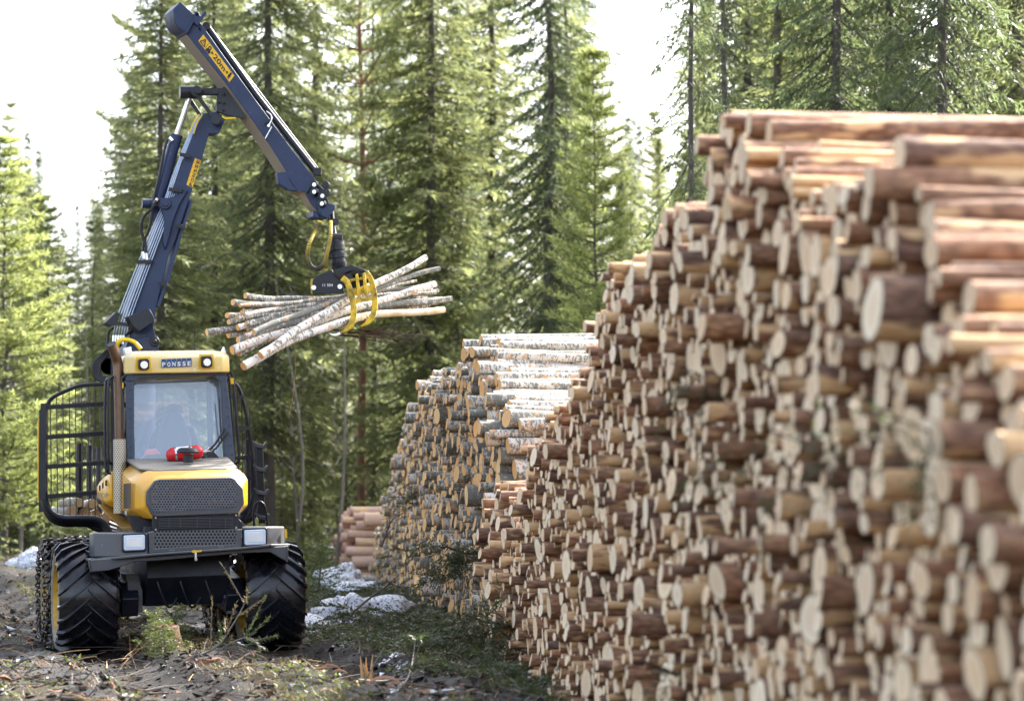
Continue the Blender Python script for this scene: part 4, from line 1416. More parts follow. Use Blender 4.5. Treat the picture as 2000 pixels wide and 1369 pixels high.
for (a, b) in ((352, 442), (317, 554)):
    m.beam(W(a - 8, b - 2, CY - .08), W(a + 8, b + 4, CY - .08), 0.05, 0.035)
    m.disc(W(a, b, CY - .1), (0, 1, 0), 0.03, 0.04, 10); m.disc(W(a + 7, b + 3, CY - .1), (0, 1, 0), 0.03, 0.04, 10)
fwb(m, 'tube_clamp', M['ink'], mb_)
m = MB()   # lift cylinder, barrel and rod
m.tube([W(308, 395, CY + .05), W(344, 268, CY + .05)], 0.078, 18)
m.tube([W(344, 268, CY + .05), W(345, 264, CY + .05)], 0.084, 18)
cyl = fwb(m, 'lift_cylinder', M['boom'], smooth=50)
m = MB(); m.tube([W(345, 264, CY + .05), W(370, 192, CY + .05)], 0.035, 14)
fwb(m, 'piston_rod', M['steel'], cyl)
m = MB()
m.tube(smooth_path([W(328, 272, CY - .05), W(322, 290, CY - .05), W(312, 340, CY - .05), W(300, 390, CY - .05), W(293, 440, CY - .05), W(282, 470, CY - .05), W(279, 492, CY - .05)], 4), 0.018, 8)
m.tube(smooth_path([W(305, 392, CY - .1), W(296, 408, CY - .12), W(280, 425, CY - .12), W(276, 450, CY - .1), W(284, 478, CY - .08), W(285, 495, CY - .08)], 5), 0.02, 8)
m.tube(smooth_path([W(222, 640, CY - .05), W(212, 650, CY), W(210, 680, CY), W(214, 700, CY)], 4), 0.018, 8)
for i in range(4):
    m.tube(smooth_path([W(222 + i * 5, 672, CY - .1), W(205 + i * 2, 688 + i * 2, CY), W(184 + i * 4, 710, CY), W(184 + i * 4, 732, CY), W(198 + i * 3, 744 - i * 2, CY), W(222, 748 - i * 3, CY)], 6), 0.022, 8)
m.tube(smooth_path([W(240, 660, CY), W(262, 640, CY - .1), W(275, 628, CY - .12)], 4), 0.018, 8)
fwb(m, 'crane_hose', M['hose'], mb_)
m = MB()
for (a, b, c_, d) in ((279, 492, 281, 506), (285, 495, 287, 508), (302, 398, 308, 388), (330, 270, 336, 276)):
    m.tube([W(a, b, CY - .09), W(c_, d, CY - .09)], 0.026, 8)
for i in range(5):
    m.tube([W(222 + i * 5, 655, CY - .08), W(221 + i * 5, 672, CY - .08)], 0.018, 8)
fwb(m, 'hose_fitting', M['steel'], mb_)
m = MB()   # yellow protected hose over the slewing base
hp = smooth_path([W(228, 680, CY - .15), W(232, 667, CY - .2), W(245, 663, CY - .2), W(262, 668, CY - .2), W(275, 682, CY - .2)], 6)
m.tube(hp, 0.028, 10)
fwb(m, 'spiral_hose', M['yellowhose'], mb_)
m = MB()   # control boxes and slewing column
m.prism(WX([(250, 618), (292, 603), (301, 618), (302, 628), (272, 648), (258, 636)], CY - .25), DM * 0.18)
m.prism(WX([(205, 631), (227, 609), (236, 612), (226, 634), (215, 638)], CY - .1), DM * 0.14)
m.disc(W(302, 667, CY - .04), (0, 1, 0), 0.065, 0.06, 18); m.disc(W(302, 667, CY - .06), (0, 1, 0), 0.035, 0.08, 6)
for i in range(2): m.disc(W(214, 716, CY + .2), (0, 1, 0), 0.11, 0.2, 16)
fwb(m, 'valve_box', M['black'], mb_, bevel=0.01)
m = MB()
m.tube([W(275, 700, CY + .15), W(275, 950, CY + .15)], 0.19, 18)
m.tube([W(275, 940, CY + .15), W(275, 1000, CY + .15)], 0.30, 20)
m.prism(WX([(232, 720), (252, 660), (308, 655), (312, 720)], CY - .02), DM * 0.34)
fwb(m, 'slewing_column', M['boom'], bevel=0.01)
# elbow linkage
m = MB()
m.prism(WX([(428, 178), (437, 170), (443, 172), (480, 222), (478, 232), (446, 226), (424, 218), (423, 205)], CY - .08), DM * 0.05)
m.prism(WX([(428, 178), (437, 170), (443, 172), (480, 222), (478, 232), (446, 226), (424, 218), (423, 205)], CY + .2), DM * 0.05)
m.beam(W(380, 180, CY), W(438, 180, CY), 0.12, 0.08)
m.beam(W(385, 186, CY - .12), W(420, 235, CY - .12), 0.05, 0.09, up=(0, 1, 0))
m.beam(W(368, 190, CY + .2), W(400, 240, CY + .2), 0.05, 0.07, up=(0, 1, 0))
m.disc(W(385, 180, CY - .13), (0, 1, 0), 0.075, 0.08, 18); m.disc(W(372, 181, CY + .04), RIGHT, 0.085, 0.28, 18); m.disc(W(422, 236, CY - .13), (0, 1, 0), 0.06, 0.1, 16)
m.disc(W(388, 178, CY - .2), (0, 1, 0), 0.045, 0.1, 12)
for a, b in ((437, 184), (437, 202), (428, 200), (436, 215)):
    m.disc(W(a, b, CY - .1), (0, 1, 0), 0.014, 0.05, 8)
fwb(m, 'elbow_link', M['black'], bevel=0.006)
m = MB()
for i in range(2):
    m.tube(smooth_path([W(369 + i * 9, 262, CY - .05), W(379 + i * 7, 238, CY - .08), W(390 + i * 5, 224 + i, CY - .08)], 4), 0.009, 7)
m.tube(smooth_path([W(434, 228, CY - .15), W(442, 232, CY - .15), W(460, 231, CY - .12)], 4), 0.012, 8)
fwb(m, 'spiral_hose', M['yellowhose'], mb_)
# outer boom
m = MB()
poly = [(339, 17), (352, 5), (379, 30), (396, 50), (440, 113), (500, 196), (560, 277), (619, 353), (600, 378), (580, 373), (566, 355), (560, 338), (528, 287), (492, 235), (438, 161), (400, 113), (361, 64), (345, 45)]
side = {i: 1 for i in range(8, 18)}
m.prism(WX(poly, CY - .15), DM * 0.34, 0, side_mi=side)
ob = fwb(m, 'outer_boom', [M['boom'], M['dusty_lit']], bevel=0.012)
m = MB()
m.prism(WX([(338, 19), (352, 4), (380, 29), (382, 36), (364, 66), (352, 58), (342, 46)], CY - .17), DM * 0.38)
m.prism(WX([(362, 64), (377, 38), (381, 39), (366, 67)], CY - .2), DM * 0.44)
m.prism(WX([(378, 34), (384, 22), (388, 26), (392, 34), (396, 26), (403, 20), (404, 27), (386, 52), (379, 45)], CY - .2), DM * 0.05)
m.disc(W(386, 31, CY - .1), (0, 1, 0), 0.035, 0.2, 10)
m.prism(WX([(541, 338), (563, 336), (567, 356), (583, 374), (565, 372), (545, 360)], CY - .16), DM * 0.1)
fwb(m, 'boom_cap', M['boom'], ob, bevel=0.01)
m = MB()
m.tube([W(404, 52, CY - .05), W(500, 186, CY - .05), W(618, 338, CY - .05)], 0.042, 12)
m.tube([W(412, 60, CY + .08), W(622, 334, CY + .08)], 0.026, 10)
m.tube([W(395, 60, CY - .12), W(485, 187, CY - .12), W(603, 339, CY - .12)], 0.009, 6)
fwb(m, 'extension_cylinder', M['black'], ob)
m = MB()
m.disc(W(404, 53, CY - .05), (0, 1, 0), 0.05, 0.14, 12); m.box(W(620, 336, CY - .05), (0.1, 0.15, 0.09))
m.tube([W(517, 243, CY - .17), W(533, 231, CY - .17)], .016, 8)
for i in range(6): m.disc(W(389 + i * .5, 55 + i, CY - .155), (0, 1, 0), 0.01, 0.01, 8)
fwb(m, 'boom_fitting', M['black'], ob)
m = MB()
m.tube(smooth_path([W(520, 218, CY - .18), W(528, 224, CY - .18), W(531, 233, CY - .18), W(526, 243, CY - .18)], 4), 0.01, 6)
m.tube([W(531, 248, CY - .18), W(518, 271, CY - .18)], 0.008, 6)
m.disc(W(525, 246, CY - .16), (0, 1, 0), 0.02, 0.03, 8)
fwb(m, 'lifting_eye', M['steel'], ob)
# distance sign on the boom
o0 = Vector((387.5, 80.6, 0)); du = Vector((60.5, 80.4, 0)); dn = Vector((9, -12, 0)) * 1.05


def on_sign(u, v, d=0.0):
    """u 0..1 along, v 0..1 up across the sign"""
    q = o0 + du * u + dn * v
    return W(q.x, q.y, CY - .152 - d)


sg = MB()
sg.prism([on_sign(0, 0), on_sign(1, 0), on_sign(1, 1), on_sign(0, 1)], Vector((0, 0.003, 0)))
sign = fwb(sg, 'distance_sign', M['signyellow'], ob)
lin = MB()


def bar(u0, v0, u1, v1, w=0.012):
    a = on_sign(u0, v0, .004); b = on_sign(u1, v1, .004)
    lin.beam(a, b, 0.002, w, up=(b - a).cross(Vector((0, 1, 0))))


bar(.03, .15, .17, .15); bar(.03, .15, .10, .85); bar(.10, .85, .17, .15); bar(.10, .35, .10, .62, .008); bar(.195, .08, .195, .92, .004)
for a, b, c_, d in ((.24, .2, .30, .2), (.24, .45, .31, .45), (.30, .45, .30, .8), (.25, .8, .30, .8), (.25, .45, .25, .8)): bar(a, b, c_, d, .014)
for cu in (.25, .305): lin.disc(on_sign(cu, .22, .004), (0, 1, 0), .022, .003, 10)
bar(.35, .5, .41, .5, .01); bar(.35, .5, .375, .66, .01); bar(.35, .5, .375, .34, .01)
bar(.80, .5, .86, .5, .01); bar(.86, .5, .835, .66, .01); bar(.86, .5, .835, .34, .01)
lin.disc(on_sign(.92, .82, .004), (0, 1, 0), .015, .003, 10)
bar(.92, .35, .92, .75, .026); bar(.905, .1, .915, .4, .01); bar(.945, .1, .93, .4, .01); bar(.895, .4, .91, .7, .007); bar(.95, .4, .935, .7, .007)
fwb(lin, 'sign_symbol', M['ink'], sign, smooth=0)
put_text('20m', 0.62, lambda u, v: on_sign(.605 + u * .52, .5 + v, .004), 'sign_lettering', M['ink'], sign, INV, 0.02, width=0.68)
# maker's name on the main boom, reading upwards
p0 = Vector((375.8, 367, 0)); pu = Vector((16.8, -53, 0)); pn = Vector((-11.8, -5.5, 0))


def on_plate(u, v, d=0.0):
    q = p0 + pu * u + pn * v
    return W(q.x, q.y, CY - .003 - d)


pl = MB()
for i in range(6):
    pl.prism([on_plate((i + .03) / 6, 0), on_plate((i + .97) / 6, 0), on_plate((i + .97) / 6, 1), on_plate((i + .03) / 6, 1)], Vector((0, 0.002, 0)))
plate = fwb(pl, 'name_plate', M['signyellow'], mb_)
for i, ch in enumerate('PONSSE'):
    vs, fs = text_mesh(ch, 1.0, 0.03)
    A = np.array(vs); w = np.ptp(A[:, 0]); h = np.ptp(A[:, 1]); cx = (A[:, 0].max() + A[:, 0].min()) / 2; cy = (A[:, 1].max() + A[:, 1].min()) / 2
    tm = MB(); tm.add([on_plate((i + .5 + (v[0] - cx) / w * .7) / 6, .36 + (v[1] - cy) / h * .5, .004) for v in vs], fs)
    fwb(tm, 'letter', M['ink'], plate, smooth=0, recalc=False)
# extension and knuckle
GYD = 32.9
m = MB()
m.prism(WX([(592, 374), (612, 349), (634, 372), (646, 405), (640, 418), (618, 412), (606, 398)], CY - .12), DM * 0.22, 0, side_mi={0: 0, 4: 1, 5: 1, 6: 1})
m.prism(WX([(622, 402), (645, 398), (655, 400), (654, 410), (640, 428), (626, 420)], CY - .18), DM * 0.3)
m.prism(WX([(612, 412), (626, 418), (624, 428), (612, 424)], CY - .1), DM * 0.25)
ex = fwb(m, 'boom_extension', [M['boom'], M['dusty_lit']], ob, bevel=0.01)
m = MB()
for a, b in ((614, 361), (614, 375), (630, 383), (629, 398), (637, 362), (638, 376)):
    m.disc(W(a, b, CY - .2), (0.2, 1, 0), 0.05, 0.1, 16)
fwb(m, 'roller', M['black'], ex, bevel=0.006)
m = MB()
for a, b in ((614, 361), (614, 375), (630, 383), (629, 398)):
    m.disc(W(a, b, CY - .255), (0.2, 1, 0), 0.026, 0.02, 12)
fwb(m, 'roller_bolt', M['steel'], ex)
m = MB()
m.tube(smooth_path([W(648, 412, CY - .05), W(650, 435, CY - .15), W(653, 455, CY - .25), W(655, 470, CY - .35)], 4), [0.03] * 12 + [0.045], 10)
m.tube([W(643, 425, CY - .05), W(648, 455, CY - .2)], 0.018, 8)
m.disc(W(656, 433, CY - .15), (0, 1, 0), 0.04, 0.12, 14)
m.disc(W(658, 465, GYD), (1, 0, 0), 0.06, 0.14, 14)
fwb(m, 'link', M['black'], ex)
m = MB()
def lathe(mb, c0, c1, prof, n=20):
    c0 = Vector(c0); c1 = Vector(c1); d = (c1 - c0)
    mb.tube([c0 + d * t for t, r in prof], [r for t, r in prof], n)
lathe(m, W(656, 466, GYD), W(664, 530, GYD), [(0, .05), (.08, .085), (.2, .085), (.21, .10), (.36, .10), (.37, .075), (.46, .075), (.47, .115), (.60, .115), (.61, .09), (.72, .09), (.73, .105), (.9, .10), (1, .08)])
m.beam(W(635, 498, GYD), W(652, 492, GYD), .04, .03)
rot = fwb(m, 'rotator', M['black'], smooth=35)
# yellow hoses with black wraps
hpaths = [smooth_path([W(624, 432, CY - .2), W(616, 452, CY - .25), W(605, 475, GYD), W(601, 500, GYD), W(606, 518, GYD), W(618, 526, GYD), W(630, 520, GYD), W(640, 500, GYD)], 6),
          smooth_path([W(646, 434, CY - .25), W(646, 455, GYD - .1), W(642, 480, GYD - .15), W(637, 505, GYD - .15), W(637, 526, GYD - .12)], 6)]
m = MB()
for h in hpaths: m.tube(h, 0.027, 10)
hy = fwb(m, 'spiral_hose', M['yellowhose'], rot)
for h in hpaths:
    m = MB()
    for i in range(1, len(h) - 1):
        for t in (0.0, 0.5):
            q = h[i].lerp(h[i + 1], t); d = (h[i + 1] - h[i]).normalized()
            m.tube([q - d * .004, q + d * .004], 0.0295, 10)
    fwb(m, 'hose_wrap', M['ink'], hy)
# grapple
m = MB()
m.prism(WX([(610, 551), (612, 545), (621, 538), (632, 533), (649, 527), (653, 538), (658, 543), (669, 549), (672, 573), (610, 574)], GYD - .60), Vector((0, 0.03, 0)))
m.prism(WX([(620, 548), (650, 530), (700, 527), (728, 545), (728, 560), (622, 566)], GYD - .05), Vector((0, 0.03, 0)))
m.prism(WX([(653, 527), (686, 517), (713, 527), (716, 533), (690, 528), (656, 538)], GYD - .66), Vector((0, 0.72, 0)))
m.tube([W(656, 536, GYD - .2), W(700, 530, GYD - .2)], 0.035, 12)
for a, b in ((682, 543), (712, 537)): m.disc(W(a, b, GYD - .55), (0, 1, 0), 0.055, 0.16, 14)
gb = fwb(m, 'grapple_frame', M['black'], bevel=0.006)
m = MB()
for a, b in ((613, 562), (664, 560)):
    m.disc(W(a, b, GYD - .62), (0, 1, 0), 0.03, 0.03, 12)
fwb(m, 'grapple_pin', M['steel'], gb)
put_text('11 504', 0.035, lambda u, v: W(640 + u * 160, 557 - v * 160, GYD - .603), 'painted_number', M['white'], gb, INV, 0.01)


def tine(pts, Y, wd):
    P_ = smooth_path([W(a, b, Y) for a, b in pts], 6)
    n = len(P_); mm = MB(); secs = []
    for i, q in enumerate(P_):
        d = (P_[min(i + 1, n - 1)] - P_[max(0, i - 1)]).normalized()
        s_ = d.cross(Vector((0, 1, 0))).normalized()
        t = i / (n - 1)
        ww = wd * (1.0 if t < .75 else 1.0 - (t - .75) * 3)
        secs.append([q - s_ * ww / 2 + Vector((0, -.028, 0)), q + s_ * ww / 2 + Vector((0, -.028, 0)), q + s_ * ww / 2 + Vector((0, .028, 0)), q - s_ * ww / 2 + Vector((0, .028, 0))])
    mm.loft(secs)
    return mm


a = tine([(668, 543), (678, 552), (686, 575), (691, 605), (688, 628), (678, 643), (664, 650)], GYD - .72, .075)
b = tine([(714, 531), (725, 548), (731, 575), (732, 600), (727, 618), (717, 631), (704, 638)], GYD - .62, .07)
a.v += b.v; nb_ = len(a.v) - len(b.v); a.f += [tuple(i + nb_ for i in f) for f in b.f]; a.mi += b.mi
for (x0, y0, x1, y1, w_) in ((686, 572, 729, 562, .09), (689, 590, 731, 582, .05), (676, 549, 722, 541, .03)):
    a.beam(W(x0, y0, GYD - .68), W(x1, y1, GYD - .62), .05, w_)
for (x0, y0) in ((697, 536), (711, 534)):
    a.v and a.prism(WX([(x0 - 3, y0), (x0 + 2, y0 - 2), (x0 + 8, y0 + 40), (x0 + 4, y0 + 46), (x0, y0 + 42)], GYD - .72), Vector((0, 0.05, 0)))
a_left = MB(); a_left.prism(WX([(606, 544), (616, 544), (615, 549), (611, 550), (611, 574), (607, 574)], GYD - .1), Vector((0, 0.12, 0)))
fwb(a, 'grapple_jaw', M['grapple'], gb, bevel=0.008)
fwb(a_left, 'grapple_jaw', M['grapple'], gb, bevel=0.008)
m = tine([(690, 612), (686, 630), (674, 645), (655, 654), (640, 650)], GYD - .66, .03)
fwb(m, 'jaw_tip', M['steel'], gb)

# ---- driver, sitting with his back to the windscreen
def skin_person():
    me = bpy.data.meshes.new('person')
    c = INV @ P(343, 800, 2.2)
    sx, sz = c.x, 0
    hip = Vector((sx, 2.32, 2.18))
    pts = {'hip': hip, 'belly': hip + Vector((0, -.03, .18)), 'chest': hip + Vector((0, -.06, .38)), 'neck': hip + Vector((0, -.04, .58)), 'head': hip + Vector((0, -.02, .66)), 'top': hip + Vector((0.0, -.0, .80)),
           'shl': hip + Vector((-.2, -.05, .50)), 'ell': hip + Vector((-.30, .08, .27)), 'hal': hip + Vector((-.25, .33, .26)),
           'shr': hip + Vector((.2, -.05, .50)), 'elr': hip + Vector((.30, .08, .27)), 'har': hip + Vector((.25, .33, .26)),
           'hl': hip + Vector((-.1, .05, 0)), 'kl': hip + Vector((-.14, .42, .03)), 'fl': hip + Vector((-.14, .46, -.38)),
           'hr': hip + Vector((.1, .05, 0)), 'kr': hip + Vector((.14, .42, .03)), 'fr': hip + Vector((.14, .46, -.38))}
    rad = {'hip': .15, 'belly': .15, 'chest': .16, 'neck': .06, 'head': .095, 'top': .08, 'shl': .075, 'ell': .05, 'hal': .035, 'shr': .075, 'elr': .05, 'har': .035,
           'hl': .09, 'kl': .07, 'fl': .05, 'hr': .09, 'kr': .07, 'fr': .05}
    E_ = [('hip', 'belly'), ('belly', 'chest'), ('chest', 'neck'), ('neck', 'head'), ('head', 'top'), ('chest', 'shl'), ('shl', 'ell'), ('ell', 'hal'),
          ('chest', 'shr'), ('shr', 'elr'), ('elr', 'har'), ('hip', 'hl'), ('hl', 'kl'), ('kl', 'fl'), ('hip', 'hr'), ('hr', 'kr'), ('kr', 'fr')]
    k = list(pts)
    me.from_pydata([tuple(pts[q]) for q in k], [(k.index(a_), k.index(b_)) for a_, b_ in E_], [])
    o = bpy.data.objects.new('person', me); col.objects.link(o)
    s = o.modifiers.new('Skin', 'SKIN')
    for i, q in enumerate(k):
        me.skin_vertices[0].data[i].radius = (rad[q], rad[q])
    me.skin_vertices[0].data[0].use_root = True
    o.modifiers.new('Sub', 'SUBSURF').levels = 2
    o.modifiers['Sub'].render_levels = 2
    me.materials.append(M['jacket'])
    return o, pts


# the skin modifier needs its layer
_b = bmesh.new(); _b.free()
pm = None
try:
    drv, jp = skin_person()
except Exception:
    # create the skin layer through bmesh first
    _orig = skin_person
    raise
drv.matrix_world = fw.matrix_world.copy()
tag(drv, 'driver in dark clothes and cap seated inside the cab, back to the windscreen', 'person')
hm = MB()
hc = jp['head'] + Vector((0, 0, .06))
rg = []
for r, z in ((.11, .0), (.115, .03), (.105, .07), (.075, .105), (.02, .12)):
    rg.append([hc + Vector((r * math.cos(2 * PI * i / 20), r * 1.05 * math.sin(2 * PI * i / 20), z)) for i in range(20)])
hm.loft(rg)
hm.prism([hc + Vector((-.08, .09, .005)), hc + Vector((-.06, .19, -.005)), hc + Vector((.06, .19, -.005)), hc + Vector((.08, .09, .005))], (0, 0, .012))
hm.build('cap', M['seat'], drv, smooth=60)
fm = MB()
fc = jp['head'] + Vector((0, .085, .0))
fm.loft([[fc + Vector((a_ * .07, -.01 - .02 * abs(a_), z)) for a_ in (-1, -.5, 0, .5, 1)] for z in (-.06, -.03, 0, .05)], closed=False, cap=False)
fm.prism([fc + Vector((-.012, .0, -.01)), fc + Vector((0, .03, -.01)), fc + Vector((.012, 0, -.01)), fc + Vector((0, 0, .03))], (0, 0, .005))
for s_ in (-1, 1):
    fm.disc(fc + Vector((s_ * .1, -.075, .0)), (1, 0, 0), .03, .02, 10)
fm.build('face', M['skin'], drv, smooth=60)

# ---- birch logs held in the grapple: left end, right end, radius (m), distance, label
rngh = np.random.default_rng(21)
NEWHELD = [((470 + 3 * (i % 9), 600 + 9 * (i % 10)), (815 + (i * 37) % 45, 548 + (i * 23) % 58), .032 + .003 * (i % 4), 32.62 + .035 * i, (655, 584 + 4 * (i % 9)),
            'slender birch log ' + q) for i, q in enumerate((
            'just under the top left ends of the grapple load', 'with a torn end high in the grapple load', 'half hidden behind the crossing log of the grapple load',
            'in the middle of the grapple load behind the longest one', 'lying deep inside the grapple load near its middle', 'with dark bark low inside the grapple load',
            'just above the lowest logs of the grapple load', 'squeezed between the thick lower logs of the grapple load', 'at the underside of the grapple load', 'with its end just above the thick low ones of the grapple load', 'nearly touching the grapple frame from below', 'crooked and dark flecked at the back of the grapple load', 'slightly bowed behind the upper left ends of the grapple load'))]
held = [
    ((505, 690), (829, 502), .064, 32.40, (674, 590), 'birch log rising highest at the right of the grapple load'),
    ((472, 711), (866, 603), .068, 32.32, (690, 620), 'lowest birch log held in the grapple, its bark torn to bare wood'),
    ((498, 653), (858, 528), .052, 32.48, (665, 578), 'white birch log crossing the front of the grapple load'),
    ((453, 590), (846, 556), .052, 32.80, (640, 592), 'birch log with the uppermost orange end on the left of the grapple load'),
    ((405, 647), (882, 578), .060, 32.62, (650, 612), 'longest birch log of the grapple load, sticking out farthest left'),
    ((453, 686), (850, 560), .070, 32.56, (660, 610), 'thick orange-ended birch log low on the left of the grapple load'),
    ((463, 661), (862, 585), .058, 32.70, (660, 605), 'birch log held in the middle left of the grapple load'),
    ((448, 656), (840, 590), .056, 32.85, (660, 610), 'birch log with orange end level with the middle of the grapple load'),
    ((444, 618), (815, 610), .046, 33.00, (640, 600), 'thin rough birch log in the upper left of the grapple load'),
    ((463, 622), (835, 600), .048, 32.85, (640, 596), 'smooth pale birch log in the upper left of the grapple load'),
    ((449, 633), (825, 594), .046, 32.78, (640, 600), 'thin birch log above the longest one in the grapple load'),
    ((463, 635), (828, 588), .046, 32.72, (640, 600), 'partly peeled thin birch log in the grapple load'),
    ((477, 579), (780, 580), .050, 33.00, (620, 582), 'birch log lying on top of the left side of the grapple load'),
    ((466, 690), (838, 598), .056, 32.66, (660, 620), 'birch log tucked beside the lowest ends of the grapple load'),
    ((478, 659), (845, 570), .040, 32.75, (660, 600), 'small birch log between larger ends in the grapple load'),
    ((490, 652), (800, 600), .040, 32.95, (660, 600), 'small shaded birch log at the back of the grapple load'),
]
for (a_, b_, r, Yd, mid, lab) in held + NEWHELD:
    r *= .78
    A0 = W(a_[0], a_[1], Yd - 1.15); B0 = W(b_[0], b_[1], Yd + 1.0); Mi = W(mid[0], mid[1], Yd)
    Lg = (B0 - A0).length
    sides, segs = 16, 12
    ph = rngh.random(4) * 6; sd = rngh.random(3) * 40; c1, c2 = rngh.random(2)
    V = []; LP = []
    ax_ = (B0 - A0).normalized(); yv = Vector((0, 1, 0)); yv = (yv - ax_ * yv.dot(ax_)).normalized(); zv = ax_.cross(yv)
    sag = Mi - A0.lerp(B0, (mid[0] - a_[0]) / (b_[0] - a_[0]))
    for i in range(segs + 1):
        t = i / segs
        c = A0.lerp(B0, t) + sag * math.sin(t * PI) * 0.8 + zv * (0.022 * math.sin(t * 6 + ph[0]) + .012 * math.sin(t * 15 + ph[2])) + yv * .02 * math.sin(t * 7 + ph[1])
        for k in range(sides):
            q = 2 * PI * k / sides
            rr = r * (1 - .22 * t) * (1 + .05 * math.sin(2 * q + ph[2]) + rngh.normal(0, .015))
            x_tilt = rr * 0.12 * math.cos(q + ph[3]) if i == 0 else 0
            V.append(c + (yv * math.cos(q) + zv * math.sin(q)) * rr + ax_ * x_tilt)
            LP.append((t * Lg + sd[0], rr * math.cos(q) + sd[1], rr * math.sin(q) + sd[2]))
    F = [(i * sides + k, i * sides + (k + 1) % sides, (i + 1) * sides + (k + 1) % sides, (i + 1) * sides + k) for i in range(segs) for k in range(sides)]
    V = np.array([tuple(v - A0) for v in V]); LP = np.array(LP)
    is_bare = 'bare wood' in lab
    me = mesh_from('birch_log', V, F, LP, np.tile([c1, c2, 1.], (len(V), 1)))
    o = link('birch_log', me, None, [M['held_bark'], M['bare_wood']])
    o.location = A0
    if is_bare:
        for p_ in me.polygons:
            k = p_.index % sides
            if p_.center.x > Lg * .45 and 4 < k < 13: p_.material_index = 1
    tag(o, lab, 'log', 'birch logs held in the grapple')
    for base, e in ((0, -1), (segs * sides, 1)):
        ring = V[base:base + sides]; rl = LP[base:base + sides]; c = ring.mean(0)
        EV = np.concatenate([[c], c + (ring - c) * .55, ring]) + np.array(tuple(ax_)) * .001 * e
        ELP = np.concatenate([[rl.mean(0)], rl.mean(0) + (rl - rl.mean(0)) * .55, rl])
        ELC = np.array([[c1, c2, 0.]] + [[c1, c2, .55]] * sides + [[c1, c2, 1.]] * sides)
        EF = []
        for k in range(sides):
            k2 = (k + 1) % sides
            EF += [(0, 1 + k2, 1 + k), (1 + k, 1 + k2, 1 + sides + k2, 1 + sides + k)]
        link('cut_face', mesh_from('cut_face', EV, EF, ELP, ELC, False), o, [M['birch_cut']])
# dry twigs caught under the load
m = MB(); rt = random.Random(8)
for i in range(16):
    x0, y0 = rt.uniform(650, 720), rt.uniform(640, 655)
    x1, y1 = rt.uniform(760, 850), y0 + rt.uniform(-18, 28)
    pp = smooth_path([W(x0, y0, 32.6), W((x0 + x1) / 2, (y0 + y1) / 2 + rt.uniform(-6, 6), 32.5 + rt.uniform(-.2, .2)), W(x1, y1, 32.6 + rt.uniform(-.3, .3))], 5)
    m.tube(pp, [0.009 * (1 - .75 * j / (len(pp) - 1)) for j in range(len(pp))], 5)
    for j in (4, 6, 8):
        q = pp[j]; m.tube([q, q + Vector((rt.uniform(.05, .22), rt.uniform(-.08, .08), rt.uniform(-.14, .14)))], [.004, .0015], 4)
tw = m.build('twig_bundle', M['twig'], None, None, recalc=False)
tag(tw, 'dark dry twigs hanging under the birch load in the grapple', 'twigs')
m = MB(); m.tube(smooth_path([W(575, 690, 32.5), W(577, 710, 32.5), W(574, 760, 32.5), W(567, 800, 32.5), W(564, 818, 32.5)], 5), .004, 4)
o = m.build('bark_strip', M['splinter'], None, None, recalc=False); tag(o, 'thin strip dangling from the birch load in the grapple', 'bark strip')
# logs already lying in the bunk
for i, (x, z, r) in enumerate(((-.95, 1.72, .075), (-.78, 1.68, .07), (-.62, 1.66, .06), (-.86, 1.82, .06), (-.68, 1.80, .065), (-.48, 1.62, .07))):
    p_ = G(x, 4.1 + .1 * i % .3, z)
    o = log_object('birch_log', np.random.default_rng(50 + i), p_, (0, 0, YAW + PI / 2 + random.uniform(-.03, .03)), 3.1, r, r * .85, M['birch_bark'], M['birch_cut'],
                   'orange-ended birch log lying low in the load space behind the gate', 'log', 'birch logs lying in the load space')


# ------------------------------------------------------------------ trees
def tri_mesh(name, T, LC, mat):
    """T: (n,3,3) triangles"""
    n = len(T)
    me = bpy.data.meshes.new(name)
    me.vertices.add(n * 3); me.loops.add(n * 3); me.polygons.add(n)
    me.vertices.foreach_set('co', T.astype(np.float32).ravel())
    me.loops.foreach_set('vertex_index', np.arange(n * 3, dtype=np.int32))
    me.polygons.foreach_set('loop_start', np.arange(0, n * 3, 3, dtype=np.int32))
    me.update(calc_edges=True)
    set_attrs(me, None, np.repeat(LC, 3, axis=0))
    me.materials.append(mat)
    return me


def unit(v):
    return v / (np.linalg.norm(v, axis=-1, keepdims=True) + 1e-9)


def needles(g, P0, D, ln, wd):
    """one pointed sprig of needles from each P0 along D"""
    D = unit(D)
    s = unit(np.cross(D, g.normal(size=D.shape)))
    w = (wd * g.uniform(.6, 1.2, len(D)))[:, None]
    l_ = (ln * g.uniform(.6, 1.3, len(D)))[:, None]
    return np.stack([P0 - s * w * .5, P0 + s * w * .5, P0 + D * l_], 1)


